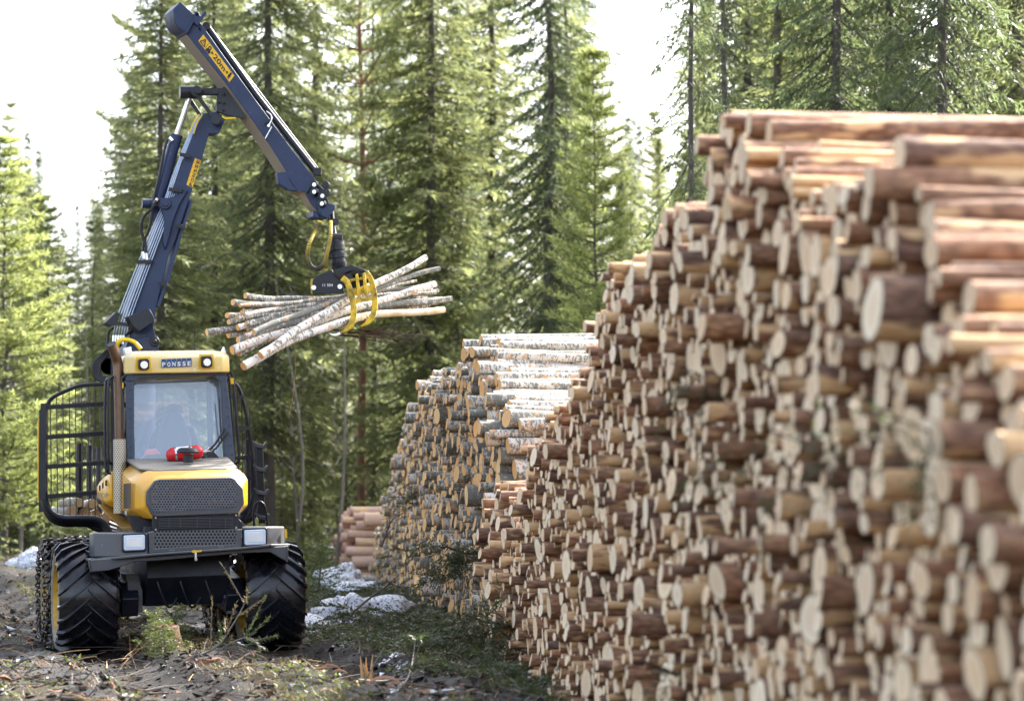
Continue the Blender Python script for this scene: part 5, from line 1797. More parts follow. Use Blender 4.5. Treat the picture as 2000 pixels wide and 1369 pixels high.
def make_spruce(seed, H, R, base, hang=.5, dens=1.0, mat='spruce', asc=0.0, step=.27, nper=5, gap=.12, top_narrow=.85, wd=.05, ln=.15):
    g = np.random.default_rng(seed)
    T = []; C = []
    tr = MB(); rr = max(.03, H * .0062)
    wob = [Vector((g.normal(0, .03) * i * .2, g.normal(0, .03) * i * .2, H * i / 8)) for i in range(9)]
    wob[0] = Vector((0, 0, -.3)); 
    tr.tube(wob, [rr * (1 - .93 * (i / 8) ** 1.1) * (1.25 if i == 0 else 1) for i in range(9)], 10)
    def trunk_at(z):
        t = min(7.999, max(0, z / H * 8)); i = int(t)
        return wob[i].lerp(wob[i + 1], t - i)
    z = base
    phi = 0.0
    while z < H - .15:
        t = z / H
        rad = R * ((1 - t) ** top_narrow) * (1.0 if t > base / H + .1 else .8) + .1
        side_bias = g.uniform(0, 2 * PI)
        for k in range(nper):
            if g.random() < gap: continue
            phi = 2 * PI * (k + g.uniform(-.35, .35)) / nper + z * 3.1
            L_ = rad * g.uniform(.55, 1.12) * (1 + .15 * math.cos(phi - side_bias))
            zz = z + g.uniform(-.12, .12)
            o = np.array(trunk_at(zz)); o[2] = zz
            out = np.array([math.cos(phi), math.sin(phi), 0.]); sd = np.array([-out[1], out[0], 0.])
            a = (0.42 + .25 * (1 - t)) * hang / .5 * g.uniform(.6, 1.3) - asc; b = .30 * g.uniform(.6, 1.3)
            n = max(4, int(L_ / .075 * dens))
            s = np.linspace(.12, 1, n)
            def pos(s): return o + out * (s * L_)[:, None] + np.array([0, 0, 1.]) * (L_ * (-a * s + b * s * s))[:, None] + sd * (.06 * L_ * np.sin(s * 3 + phi))[:, None]
            pb = pos(s)
            # branch wood
            bw = pos(np.linspace(0, .9, 4)); 
            if L_ > .4:
                tr.tube([Vector(q) for q in bw], [max(.006, .016 * L_ ** .5) * (1 - .28 * i) for i in range(4)], 4, cap=False)
            tw_ = (L_ * .30 * (1.15 - s) + .10)
            tone = g.uniform(0, .55)
            for side in (-1, 1):
                d = out * .75 + sd * side * .8
                d = d[None] * np.ones((n, 1)) + g.normal(0, .22, (n, 3)); d[:, 2] -= hang * g.uniform(.2, .9, n) - asc * .8
                d = unit(d)
                l2 = tw_ * g.uniform(.5, 1.25, n)
                m_ = max(2, int(round(3 * dens)))
                for j in range(m_):
                    f = (j + g.random(n)) / m_
                    p = pb + d * (l2 * f)[:, None]; p[:, 2] -= hang * .35 * l2 * f * f
                    dd = d + g.normal(0, .35, (n, 3)); dd[:, 2] -= hang * .5
                    T.append(needles(g, p, dd, ln, wd))
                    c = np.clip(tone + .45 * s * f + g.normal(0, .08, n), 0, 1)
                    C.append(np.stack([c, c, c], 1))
            # sprigs on the branch itself
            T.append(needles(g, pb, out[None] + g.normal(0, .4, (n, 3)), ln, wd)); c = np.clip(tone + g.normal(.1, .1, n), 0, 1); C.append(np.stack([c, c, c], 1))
        z += step * g.uniform(.75, 1.25) * (1 if t < .8 else .8)
    # dry twigs on the lower trunk
    for _ in range(int(base * 7)):
        z = g.uniform(.5, base + 1); ph = g.uniform(0, 2 * PI); l_ = g.uniform(.3, 1.1)
        p = trunk_at(z); p.z = z
        tr.tube([p, p + Vector((math.cos(ph) * l_, math.sin(ph) * l_, -l_ * g.uniform(0, .4)))], [.01, .004], 4, cap=False)
    T = np.concatenate(T); C = np.concatenate(C)
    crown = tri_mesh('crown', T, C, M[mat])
    o = tr.build('trunk', M['trunk'], None, None, recalc=False, smooth=60); trunk = o.data; bpy.data.objects.remove(o)
    return crown, trunk, len(T)


def make_pine(seed, H, R, base, mat='young', step=.45, bark='trunk', crownH=None, wd=.028, ln=.17, clump=34, nper=6):
    """pine: rising limbs with needle tufts along their outer part"""
    g = np.random.default_rng(seed)
    T = []; C = []
    tr = MB(); rr = max(.03, H * .0058)
    wob = [Vector((g.normal(0, .03) * i * .3, g.normal(0, .03) * i * .3, H * i / 8)) for i in range(9)]
    wob[0] = Vector((0, 0, -.3))
    tr.tube(wob, [rr * (1 - .9 * i / 8) for i in range(9)], 10)
    def trunk_at(z):
        t = min(7.999, max(0, z / H * 8)); i = int(t)
        return wob[i].lerp(wob[i + 1], t - i)
    z = base
    while z < H:
        t = (z - base) / (H - base)
        rad = R * (1 - t) ** .75 * (0.75 + .25 * math.sin(min(1, t * 3) * PI / 2)) + .15
        for k in range(nper):
            if g.random() < .15: continue
            ph = 2 * PI * (k + g.uniform(-.3, .3)) / nper + z * 2
            L_ = rad * g.uniform(.6, 1.15)
            o = np.array(trunk_at(z)); o[2] = z + g.uniform(-.08, .08)
            out = np.array([math.cos(ph), math.sin(ph), 0]); sd = np.array([-out[1], out[0], 0])
            up = g.uniform(.15, .5)
            f = lambda s: o + out * s * L_ + np.array([0, 0, L_ * (up * s * s + .05 * s)])
            tr.tube([Vector(f(s)) for s in (0, .35, .7, .97)], [.02 * L_ ** .5, .014 * L_ ** .5, .009, .005], 4, cap=False)
            nt = max(3, int(L_ / .16))
            tone = g.uniform(.1, .6)
            for s in np.linspace(.28, 1, nt):
                for side in (-1, 0, 1):
                    tl = L_ * .28 * (1.2 - s) + .08 if side else .05
                    tip = f(s) + (out * .7 + sd * side * .8 + np.array([0, 0, .35])) * tl * g.uniform(.6, 1.2)
                    nn = clump // 3
                    q = f(s)[None] + (tip - f(s))[None] * g.uniform(.3, 1, nn)[:, None] + g.normal(0, .02, (nn, 3))
                    dr = (out * .5 + sd * side * .5 + np.array([0, 0, .55]))[None] + g.normal(0, .6, (nn, 3))
                    T.append(needles(g, q, dr, ln, wd)); c = np.clip(tone + g.normal(.15, .15, nn), 0, 1); C.append(np.stack([c, c, c], 1))
        z += step * g.uniform(.8, 1.2)
    for _ in range(int(base * 3)):
        zz = g.uniform(.5, base); ph = g.uniform(0, 2 * PI); l_ = g.uniform(.3, .9); p = trunk_at(zz); p.z = zz
        tr.tube([p, p + Vector((math.cos(ph) * l_, math.sin(ph) * l_, l_ * .1))], [.012, .004], 4, cap=False)
    T = np.concatenate(T); C = np.concatenate(C)
    crown = tri_mesh('crown', T, C, M[mat])
    o = tr.build('trunk', M[bark], None, None, recalc=False, smooth=60); trunk = o.data; bpy.data.objects.remove(o)
    return crown, trunk, len(T)


def ground_h(x, y):
    x = np.asarray(x, float); y = np.asarray(y, float)
    def ss(a, b, v):
        t = np.clip((v - a) / (b - a), 0, 1); return t * t * (3 - 2 * t)
    h = 3.0 * ss(70, 130, y) + .5 * ss(45, 60, y) * ss(2, 5, -x - .09 * (y - 40))
    h = h + .045 * np.sin(x * 1.9 + 1.3 * np.sin(y * .7)) * np.cos(y * 1.3 + x * .4) + .05 * np.sin(x * .6 + 2) * np.sin(y * .45) + .02 * np.sin(x * 5.1 + y * 2.2) * np.sin(y * 4.3 - x * 3)
    # wheel ruts followed by the machine
    cx = -3.77 + (29.8 - y) * .268
    for dx in (-1.1, 1.1):
        d = (x - cx - dx) * .966
        h = h - .08 * np.exp(-(d / .4) ** 2) + .08 * np.exp(-((np.abs(d) - .62) / .2) ** 2)
    h = h + .10 * np.exp(-((x - cx) / .5) ** 2) * ss(22, 25, y)
    # low bank at the foot of the piles
    fx = 2.46 - .09 * y
    h = h + .13 * np.exp(-((x - fx + 1.0) / .6) ** 2)
    # keep it flat under the stacked logs
    k = ss(-.3, 0.05, x - fx)
    near = (y < 80)
    h = np.where(near, h * (1 - k) - .02 * k, h)
    return h


def clampH(px, Y, H, R, sky):
    """keep the gaps in the skyline of the photo open"""
    for d in (-R * .4, 0, R * .4):
        q = px + d * FOC / Y
        ty = np.interp(q, sky[0], sky[1])
        H = min(H, EYE + (HOR - ty) * Y / FOC)
    return H


SKY = ([-600, -200, 0, 60, 130, 165, 200, 235, 270, 300, 1195, 1215, 1240, 1265, 1290, 1320, 1340, 2700],
       [250, 250, 270, 340, 440, 520, 480, 400, 60, -900, -900, 120, 300, 340, 260, 60, -900, -900])

V_SP = {}
specs = {
    'a': lambda: make_spruce(1, 17, 1.9, 1.2, .55, 1.0, 'spruce', gap=.12, step=.19, nper=7, wd=.042, ln=.13),
    'b': lambda: make_spruce(2, 19, 2.2, 2.2, .7, 1.0, 'spruce', gap=.2, step=.20, nper=7, wd=.042, ln=.13),
    'c': lambda: make_spruce(3, 20, 2.3, 2.0, .8, 1.0, 'darkspruce', gap=.2, step=.21, nper=7, wd=.042, ln=.13),
    'd': lambda: make_spruce(4, 18, 1.7, 2.6, .9, .9, 'darkspruce', gap=.35, step=.30, nper=6, wd=.042, ln=.13),
    'e': lambda: make_pine(5, 10.5, 1.35, .8, 'young', step=.30, clump=30, nper=7),
    'f': lambda: make_pine(6, 17, 2.3, 4.5, 'spruce', step=.55, bark='pinetrunk', clump=36, wd=.035),
    'g': lambda: make_spruce(7, 2.6, .75, .1, .25, .9, 'young', asc=.25, step=.16, nper=6, wd=.03, ln=.09),
    'h': lambda: make_spruce(8, 1.3, .55, .05, .2, .9, 'moss', asc=.35, step=.11, nper=6, wd=.03, ln=.08),
    'i': lambda: make_spruce(9, 12, 1.6, .6, .45, .8, 'spruce', gap=.15, step=.26),
    'j': lambda: make_spruce(21, 18, 1.5, 3.5, .45, 1.0, 'spruce', gap=.35, step=.24, nper=6, wd=.042, ln=.13, top_narrow=.6),
    'k': lambda: make_spruce(22, 18, 2.3, 1.5, .95, 1.0, 'darkspruce', gap=.3, step=.25, nper=6, wd=.042, ln=.14, top_narrow=1.0),
}
for k_, fn in specs.items():
    V_SP[k_] = fn()
HT = {'a': 17, 'b': 19, 'c': 20, 'd': 18, 'e': 10.5, 'f': 17, 'g': 2.6, 'h': 1.3, 'i': 12, 'j': 18, 'k': 18}
KIND = {'a': 'spruce_tree', 'b': 'spruce_tree', 'c': 'spruce_tree', 'd': 'spruce_tree', 'e': 'pine_tree', 'f': 'pine_tree', 'g': 'young_spruce', 'h': 'bush', 'i': 'spruce_tree', 'j': 'spruce_tree', 'k': 'spruce_tree'}


def tree(v, x, y, H, rz, label, group=None, wscale=1.0):
    crown, trunk, _ = V_SP[v]
    s = H / HT[v]
    e = empty(KIND[v], (x, y, float(ground_h(x, y))), rz, label, 'bush' if v == 'h' else 'tree', group)
    sw = s * wscale if s > .7 else max(s, .62) * wscale
    e.scale = (sw, sw, s)
    for nm, me in (('trunk', trunk), ('crown', crown)):
        o = bpy.data.objects.new(nm, me); col.objects.link(o); o.parent = e
    return e


named = [   # kind, picture x, distance, height, width factor, label
    ('a', 312, 72, 18.5, 1.45, 'tall loose spruce rising behind the raised crane boom'),
    ('b', 525, 76, 29, 1.15, 'big spruce with dark trunk directly behind the held birch logs'),
    ('f', 706, 82, 27, 1.0, 'pine with reddish trunk between the two big spruces left of centre'),
    ('a', 842, 80, 27, 1.25, 'broad sunlit spruce left of the birch pile top'),
    ('c', 1070, 72, 27, .95, 'dark spruce with clear trunk behind the birch pile'),
    ('e', 1163, 60, 12.6, .95, 'slender bright yellow-green young pine beside the dark spruce'),
    ('d', 1352, 48, 19, .75, 'thin drooping spruce left of the top of the pine pile'),
    ('d', 1412, 52, 20, .8, 'second drooping spruce just above the top of the pine pile'),
    ('c', 1635, 46, 21, 1.0, 'massive dark spruce with brown trunk above the pine pile'),
    ('k', 1840, 44, 21, 1.0, 'dark spruce above the right part of the pine pile'),
    ('b', 1985, 48, 22, 1.1, 'dark spruce cut by the right edge of the picture above the pile'),
    ('j', 1520, 60, 23, 1.2, 'sunlit spruce standing back between the drooping and the massive one'),
    ('c', 1735, 56, 24, 1.1, 'dark spruce filling the gap behind the two massive ones'),
    ('c', 1930, 58, 25, 1.2, 'dark spruce standing back at the far right'),
    ('a', 1460, 70, 26, 1.2, 'sunlit spruce far behind the drooping pair'),
    ('i', 1232, 86, 13.0, 1.2, 'low hazy spruce in the sky gap above the birch pile'),
    ('f', 1285, 96, 15.0, .9, 'distant pine low in the sky gap beside the pine pile'),
    ('a', 262, 92, 16.5, 1.3, 'spruce behind the tall loose one left of the crane boom'),
    ('i', 25, 86, 13.0, 1.5, 'pale spruce far back at the left edge'),
    ('e', 8, 62, 10.2, 1.5, 'bright green pine at the left edge of the picture'),
    ('e', 88, 70, 9.8, 1.3, 'small bright pine standing left of the loading machine'),
    ('i', 50, 78, 11.5, 1.4, 'dense pale spruce between the two bright pines at the left'),
    ('i', 130, 80, 9.5, 1.4, 'dense pale young spruce right of the bright pines at the left'),
    ('i', 185, 74, 10.0, 1.2, 'dense young spruce behind the gate of the machine'),
    ('i', 235, 84, 14.0, 1.2, 'dark lower spruce to the left of the crane'),
    ('a', 420, 86, 23, 1.2, 'spruce standing in the gap between the two crane booms'),
    ('j', 615, 88, 28, 1.3, 'spruce behind the grapple hoses'),
    ('a', 960, 88, 27, 1.2, 'sunlit spruce behind and left of the dark one'),
    ('i', 745, 92, 10, 1.2, 'low bushy spruce to the left of the birch pile'),
    ('i', 590, 84, 9.5, 1.1, 'low bushy spruce under the held birch logs'),
]
rt = random.Random(5)
for (v, px, Y, H, ws, lab) in named:
    tree(v, (px - 1000) * Y / FOC, Y, H, rt.uniform(0, 6.28), lab, None, ws)
# the forest behind them
cnt = 0; tries = 0; placed = []
while cnt < 98 and tries < 4000:
    tries += 1
    Y = rt.uniform(80, 150)
    px = rt.uniform(-250, 2250)
    if (px > 1300 or px < 120) and rt.random() < .5: Y = rt.uniform(58, 82)
    x = (px - 1000) * Y / FOC
    if any((x - a) ** 2 + (Y - b) ** 2 < 1.9 ** 2 for a, b in placed): continue
    v = rt.choice('abccdfjkkibj')
    H = rt.uniform(18, 32)
    H2 = clampH(px, Y, H, 2.0, SKY)
    if H2 < 3.0: continue
    if H2 < 11: v = rt.choice('iei')
    placed.append((x, Y)); cnt += 1
    nm = {'a': 'loose sunlit spruce', 'b': 'tall spruce', 'c': 'dark spruce', 'd': 'sparse spruce', 'e': 'young pine', 'f': 'pine with reddish trunk', 'i': 'bushy young spruce', 'j': 'narrow spruce', 'k': 'drooping dark spruce'}[v]
    side = 'left of' if px < 400 else ('behind' if px < 1100 else 'right of')
    what = 'the machine' if px < 400 else ('the birch pile' if px < 1100 else 'the pine pile top')
    tree(v, x, Y, H2, rt.uniform(0, 6.28), f'{nm} deep in the forest {side} {what}', f'{nm} {side} {what}', .8)
cnt = 0; placed = []
for i in range(2000):
    Y = rt.uniform(44, 78); px = rt.uniform(-120, 780)
    x = (px - 1000) * Y / FOC
    if x > 1.84 - .09 * Y - .8 or any((x - a) ** 2 + (Y - b) ** 2 < 1.0 for a, b in placed): continue
    if abs(x - (-3.77 + (29.8 - Y) * .268)) < 1.9 and Y < 66: continue
    placed.append((x, Y)); cnt += 1
    v = 'g' if rt.random() < .5 else 'h'
    if v == 'g' and 480 < px < 720: continue
    H = rt.uniform(1.2, 3.4) if v == 'g' else rt.uniform(.6, 1.6)
    where = 'left of the machine' if px < 150 else 'behind the machine'
    tree(v, x, Y, H, rt.uniform(0, 6.28), (f'small bright young spruce in the undergrowth {where}' if v == 'g' else f'low green bush in the undergrowth {where}'),
         f'{"young spruces" if v == "g" else "bushes"} {where}')
    if cnt >= 62: break
for i in range(14):
    px = 545 + i * 17 + rt.uniform(-6, 6); Y = rt.uniform(79, 98); x = (px - 1000) * Y / FOC
    tree('i', x, Y, rt.uniform(4.0, 8.5), rt.uniform(0, 6.28), 'bright bushy spruce in the gap between the machine and the log piles', 'bushy spruces in the gap between machine and piles')
# slim bare birch stems seen through the gate
for i, (px, Y) in enumerate(((118, 70), (135, 74), (158, 68), (40, 66), (20, 72), (572, 72), (590, 75), (655, 70))):
    m = MB(); x = (px - 1000) * Y / FOC; h = rt.uniform(6, 8) if px < 200 else rt.uniform(6, 9)
    z0 = float(ground_h(x, Y))
    m.tube(smooth_path([Vector((x, Y, z0 - .2)), Vector((x + rt.uniform(-.3, .3), Y, z0 + h * .4)), Vector((x + rt.uniform(-.6, .6), Y, z0 + h))], 4), [.05, .048, .045, .04, .036, .03, .022, .014, .006], 8)
    for k in range(26):
        zz = z0 + h * rt.uniform(.3, .95); a_ = rt.uniform(0, 6.28); l_ = rt.uniform(.3, .9)
        m.tube([Vector((x, Y, zz)), Vector((x + math.cos(a_) * l_ * .6, Y + math.sin(a_) * l_ * .6, zz + l_ * .5))], [.012, .004], 4, cap=False)
    o = m.build('birch_sapling', M['birch_stem'] if 'birch_stem' in M else M['greytwig'], None, None, recalc=False)
    tag(o, 'slim bare birch stem standing ' + ('left of and behind the load gate' if px < 200 else 'in the forest between machine and birch pile'), 'tree', 'bare birch stems ' + ('near the gate' if px < 200 else 'behind the machine'))

# ------------------------------------------------------------------ ground
def axis(parts):
    out_ = []
    for a, b, st in parts: out_ += list(np.arange(a, b, st))
    return np.array(out_ + [parts[-1][1]])


gx = axis([(-400, -60, 20), (-60, -14, 2), (-14, 5, .09), (5, 60, 2.5), (60, 400, 20)])
gy = axis([(-60, 15, 5), (15, 46, .11), (46, 90, .4), (90, 200, 5), (200, 900, 50)])
GX, GYY = np.meshgrid(gx, gy)
GZ = ground_h(GX, GYY)
fine = np.zeros_like(GZ)
msk = (GX > -14) & (GX < 5) & (GYY > 15) & (GYY < 60)
idx = np.argwhere(msk)
for i, j in idx:
    p_ = Vector((GX[i, j], GYY[i, j], 0))
    fine[i, j] = .05 * noise.noise(p_ * 1.7) + .035 * noise.noise(p_ * 4.1) + .02 * noise.noise(p_ * 9) + .02 * abs(noise.noise(p_ * 17))
GZ = GZ + fine
ny, nx = GX.shape
V = np.stack([GX.ravel(), GYY.ravel(), GZ.ravel()], 1)
i0 = (np.arange(ny - 1)[:, None] * nx + np.arange(nx - 1)[None]).ravel()
Fq = np.stack([i0, i0 + 1, i0 + nx + 1, i0 + nx], 1)
me = bpy.data.meshes.new('ground')
me.vertices.add(len(V)); me.vertices.foreach_set('co', V.astype(np.float32).ravel())
me.loops.add(len(Fq) * 4); me.loops.foreach_set('vertex_index', Fq.astype(np.int32).ravel())
me.polygons.add(len(Fq)); me.polygons.foreach_set('loop_start', np.arange(0, len(Fq) * 4, 4, dtype=np.int32))
me.update(calc_edges=True)
cxr = -3.77 + (29.8 - V[:, 1]) * .268
mud = np.clip(1.15 - np.abs(V[:, 0] - cxr) / 3.2, 0, 1) * np.clip((62 - V[:, 1]) / 12, 0, 1)
mud = np.maximum(mud, np.clip(1 - np.abs(V[:, 0] + 6.2) / 2.2, 0, 1) * (V[:, 1] < 50))
snow = np.clip(np.exp(-((V[:, 0] - (2.46 - .09 * V[:, 1]) + 1.1) / .9) ** 2) * .35 + (V[:, 1] > 52) * .22 + .05, 0, 1)
a = me.attributes.new('gm', 'FLOAT_COLOR', 'POINT')
a.data.foreach_set('color', np.stack([mud, snow, mud * 0, mud * 0 + 1], 1).astype(np.float32).ravel())
me.shade_smooth()
gr = link('ground', me, None, [M['ground']]); tag(gr, None, None, None, 'structure')


def gz(x, y):
    p_ = Vector((x, y, 0))
    return float(ground_h(x, y)) + .05 * noise.noise(p_ * 1.7) + .035 * noise.noise(p_ * 4.1) + .02 * noise.noise(p_ * 9)


# snow heaps
def heap(x, y, w, d, h, seed, label):
    g = random.Random(seed); n = 26; k = 10
    n = 56; k = 22; m = MB(); rings = []
    for i in range(k + 1):
        t = i / k
        ring = []
        for j in range(n):
            a_ = 2 * PI * j / n
            r = math.cos(t * PI / 2) ** .6 if i < k else 0.02
            q = Vector((math.cos(a_) * r * w / 2, math.sin(a_) * r * d / 2, h * .85 * math.sin(t * PI / 2) ** 1.2))
            nn = noise.noise(q * 1.8 + Vector((seed, 0, 0))) * .5 + noise.noise(q * 4.5 + Vector((seed, 3, 0))) * .22 + noise.noise(q * 12) * .05
            ring.append(Vector((x, y, gz(x, y) - .06)) + q * (1 + nn))
        rings.append(ring)
    m.loft(rings)
    o = m.build('snow_heap', M['snow'], None, None, smooth=180)
    tag(o, label, 'snow')


heap(-2.2, 35.6, 1.5, 1.2, .62, 1, 'largest dirty snow heap against the foot of the birch pile')
heap(-2.8, 35.0, 1.2, .9, .32, 2, 'low snow heap under green brash in front of the largest heap')
heap(-1.9, 32.5, .9, .6, .22, 8, 'small snow patch with needles nearer than the largest heap')
heap(-3.45, 52, 1.1, .8, .60, 3, 'upright snow lump left of the birch pile foot')
heap(-2.9, 49, 1.1, .8, .35, 4, 'low grainy snow strip between the upright lump and the birch pile')
heap(-11.6, 66, 2.0, 1.2, .5, 5, 'wide white snow bank behind the left front wheel')
heap(-10.2, 56, 1.2, .8, .5, 6, 'snow lump beside the chained wheel on the left')
heap(-11.0, 57, .7, .5, .3, 7, 'small snow lump at the left edge of the track')
heap(-.95, 22.9, .8, .4, .14, 9, 'small snow patch at the bottom edge near the pine pile')


# ------------------------------------------------------------------ ground cover
def sprig(g, x, y, L_, rz, tilt=.12, wd=.022, ln=.06, per=.03):
    """cut spruce twig lying on the ground; returns triangles"""
    n = max(6, int(L_ / per)); s = np.linspace(.08, 1, n)
    o = np.array([x, y, gz(x, y) + .03]); out_v = np.array([math.cos(rz), math.sin(rz), tilt]); sd = np.array([-math.sin(rz), math.cos(rz), 0.])
    pb = o + out_v * (s * L_)[:, None]; pb[:, 2] += .10 * L_ * np.sin(s * PI)
    T = []; C = []
    for side in (-1, 1):
        d = unit(out_v * .8 + sd * side * .75 + g.normal(0, .2, (n, 3)))
        l2 = L_ * .32 * (1.15 - s)
        for j in range(4):
            f = (j + g.random(n)) / 4
            p = pb + d * (l2 * f)[:, None]
            T.append(needles(g, p, d + g.normal(0, .4, (n, 3)), ln, wd)); c = np.clip(g.uniform(.1, .7) + g.normal(0, .12, n), 0, 1); C.append(np.stack([c] * 3, 1))
    return np.concatenate(T), np.concatenate(C)


g = np.random.default_rng(31)
T = []; C = []
for _ in range(470):
    Y = 20 + 26 * g.random() ** 1.1
    fx = 2.46 - .09 * Y
    x = fx - .15 - abs(g.normal(0, 1.1))
    if x < fx - 3.4: continue
    cxm = -3.77 + (29.8 - Y) * .268
    if abs(x - cxm) < 1.6: continue
    t_, c_ = sprig(g, x, Y, g.uniform(.3, .95), g.uniform(0, 2 * PI), g.uniform(-.05, .35)); T.append(t_); C.append(c_)
o = link('brash', tri_mesh('brash', np.concatenate(T), np.concatenate(C), M['brash'])); tag(o, 'green spruce brash lying along the foot of the log piles', 'brash', None, 'stuff')
# grass and low plants
T = []; C = []; T2 = []; C2 = []
for _ in range(9000):
    Y = 19 + 45 * g.random() ** 1.5
    x = g.uniform(-.235 * Y, 2.46 - .09 * Y)
    cxm = -3.77 + (29.8 - Y) * .268
    dd_ = abs(abs(x - cxm) - 1.1)
    if x < cxm - 1.3 and g.random() < .8: continue
    if dd_ < .55 and g.random() < .96: continue
    if noise.noise(Vector((x * .55, Y * .35, 3))) < -.02 and g.random() < .8: continue
    n = g.integers(5, 12)
    o0 = np.array([x, Y, gz(x, Y)]) + np.stack([g.normal(0, .06, n), g.normal(0, .06, n), np.zeros(n)], 1)
    c = np.clip(g.uniform(0, .8) + g.normal(0, .15, n), 0, 1)
    if g.random() < .72:
        T.append(needles(g, o0, np.stack([g.normal(0, .6, n), g.normal(0, .6, n), g.uniform(.3, 1, n)], 1), .13, .010)); C.append(np.stack([c] * 3, 1))
    else:
        o0[:, 2] += g.uniform(0, .08, n)
        T2.append(needles(g, o0, np.stack([g.normal(0, .8, n), g.normal(0, .8, n), g.uniform(.1, .8, n)], 1), .05, .03)); C2.append(np.stack([c] * 3, 1))
o = link('grass', tri_mesh('grass', np.concatenate(T), np.concatenate(C), M['grass'])); tag(o, 'dry yellowish grass tufts on the muddy track', 'grass', None, 'stuff')
o = link('ground_plants', tri_mesh('ground_plants', np.concatenate(T2), np.concatenate(C2), M['moss'])); tag(o, 'small green leaves sprouting between mud and brash', 'plants', None, 'stuff')
# sticks
rs = random.Random(12)
m = MB()
for _ in range(2600):
    Y = 19.5 + 30 * rs.random() ** 1.4
    x = rs.uniform(-.235 * Y, 2.3 - .09 * Y)
    cxm = -3.77 + (29.8 - Y) * .268
    if abs(abs(x - cxm) - 1.1) < .4 and rs.random() < .7: continue
    l_ = rs.uniform(.08, .5); a_ = rs.uniform(0, 6.28); z = gz(x, Y) + .012
    if rs.random() < .12: l_ *= 2
    mid = Vector((x + math.cos(a_) * l_ / 2, Y + math.sin(a_) * l_ / 2, z + rs.uniform(0, .06)))
    e = Vector((x + math.cos(a_) * l_, Y + math.sin(a_) * l_ + rs.uniform(-.05, .05), z + rs.uniform(0, .10)))
    r = rs.uniform(.003, .011)
    m.tube([Vector((x, Y, z)), mid, e], [r, r * .8, r * .4], 4, mi=rs.choice((0, 0, 0, 0, 1, 1, 2)))
o = m.build('stick_litter', [M['twig'], M['greytwig'], M['splinter']], None, None, recalc=False); tag(o, 'broken sticks and wood chips scattered over the mud', 'sticks', None, 'stuff')
# mud clods and bark pieces
m = MB()
for _ in range(7000):
    Y = 19.5 + 34 * rs.random() ** 1.4
    x = rs.uniform(-.24 * Y, 2.2 - .09 * Y)
    s_ = rs.uniform(.012, .05) * (1.7 if rs.random() < .25 else 1); z = gz(x, Y)
    vs = [Vector((x, Y, z)) + Vector((rs.uniform(-1, 1), rs.uniform(-1, 1), rs.uniform(-.3, .9))) * s_ for _ in range(6)]
    m.add(vs, [(0, 1, 2), (0, 2, 3), (0, 3, 4), (0, 4, 5), (1, 2, 5), (2, 3, 4), (3, 4, 5), (1, 5, 0)], rs.choice((0,) * 16 + (1, 1, 1, 2)))
M['clod'] = simple('mud_clod', (0.022, 0.017, 0.014), .9, var=.6, scale=12)
M['barkchip'] = simple('bark_chip', (0.20, 0.09, 0.045), .85, var=.5, scale=12)
M['snowcrumb'] = simple('snow_crumb', (0.8, 0.82, 0.86), .6, var=.1)
o = m.build('mud_clods', [M['clod'], M['barkchip'], M['snowcrumb']], None, None, smooth=0); tag(o, 'mud clods, bark chips and crumbs of snow on the ground', 'clods', None, 'stuff')

# stumps, poles and loose branches
def stump(x, y, r, h, seed, label, mat='stump'):
    g_ = random.Random(seed); m_ = MB(); n = 18
    z = gz(x, y) - .1; rings = []
    for i, t in enumerate((0, .25, .6, .85, 1)):
        ring = []
        for j in range(n):
            a_ = 2 * PI * j / n
            rr_ = r * (1.5 - .55 * t ** .5) * (1 + .22 * math.sin(3 * a_ + seed) * (1 - t) + g_.uniform(-.06, .06))
            ring.append(Vector((x + math.cos(a_) * rr_, y + math.sin(a_) * rr_, z + h * t + (g_.uniform(-.35, .35) * h * .4 if t == 1 else 0))))
        rings.append(ring)
    m_.loft(rings)
    o_ = m_.build('stump', M[mat], None, None, smooth=30); return tag(o_, label, 'stump')


p_ = W(330, 1215, 29.0); stump(p_.x, 28.6, .17, .38, 1, 'crumbling red-brown stump between the front wheels')
p_ = W(400, 1300, 26); stump(p_.x, 26.4, .16, .13, 2, 'low rotten red stump right in front of the machine')
p_ = W(708, 1330, 24.2)
sx_, sy_ = (722 - 1000) * 24.4 / FOC, 24.4
m = MB()
for i in range(9):
    a_ = rs.uniform(-.5, .5); h_ = rs.uniform(.15, .33)
    b_ = Vector((sx_ + rs.uniform(-.06, .06), sy_ + rs.uniform(-.03, .03), gz(sx_, sy_)))
    m.tube([b_, b_ + Vector((a_ * h_ * .5, 0, h_ * .6)), b_ + Vector((a_ * h_, rs.uniform(-.03, .03), h_))], [.022, .014, .003], 5)
o = m.build('splintered_stump', M['splinter'], None, None, recalc=False); tag(o, 'fresh yellow splinters of a broken stump on the brash', 'stump')


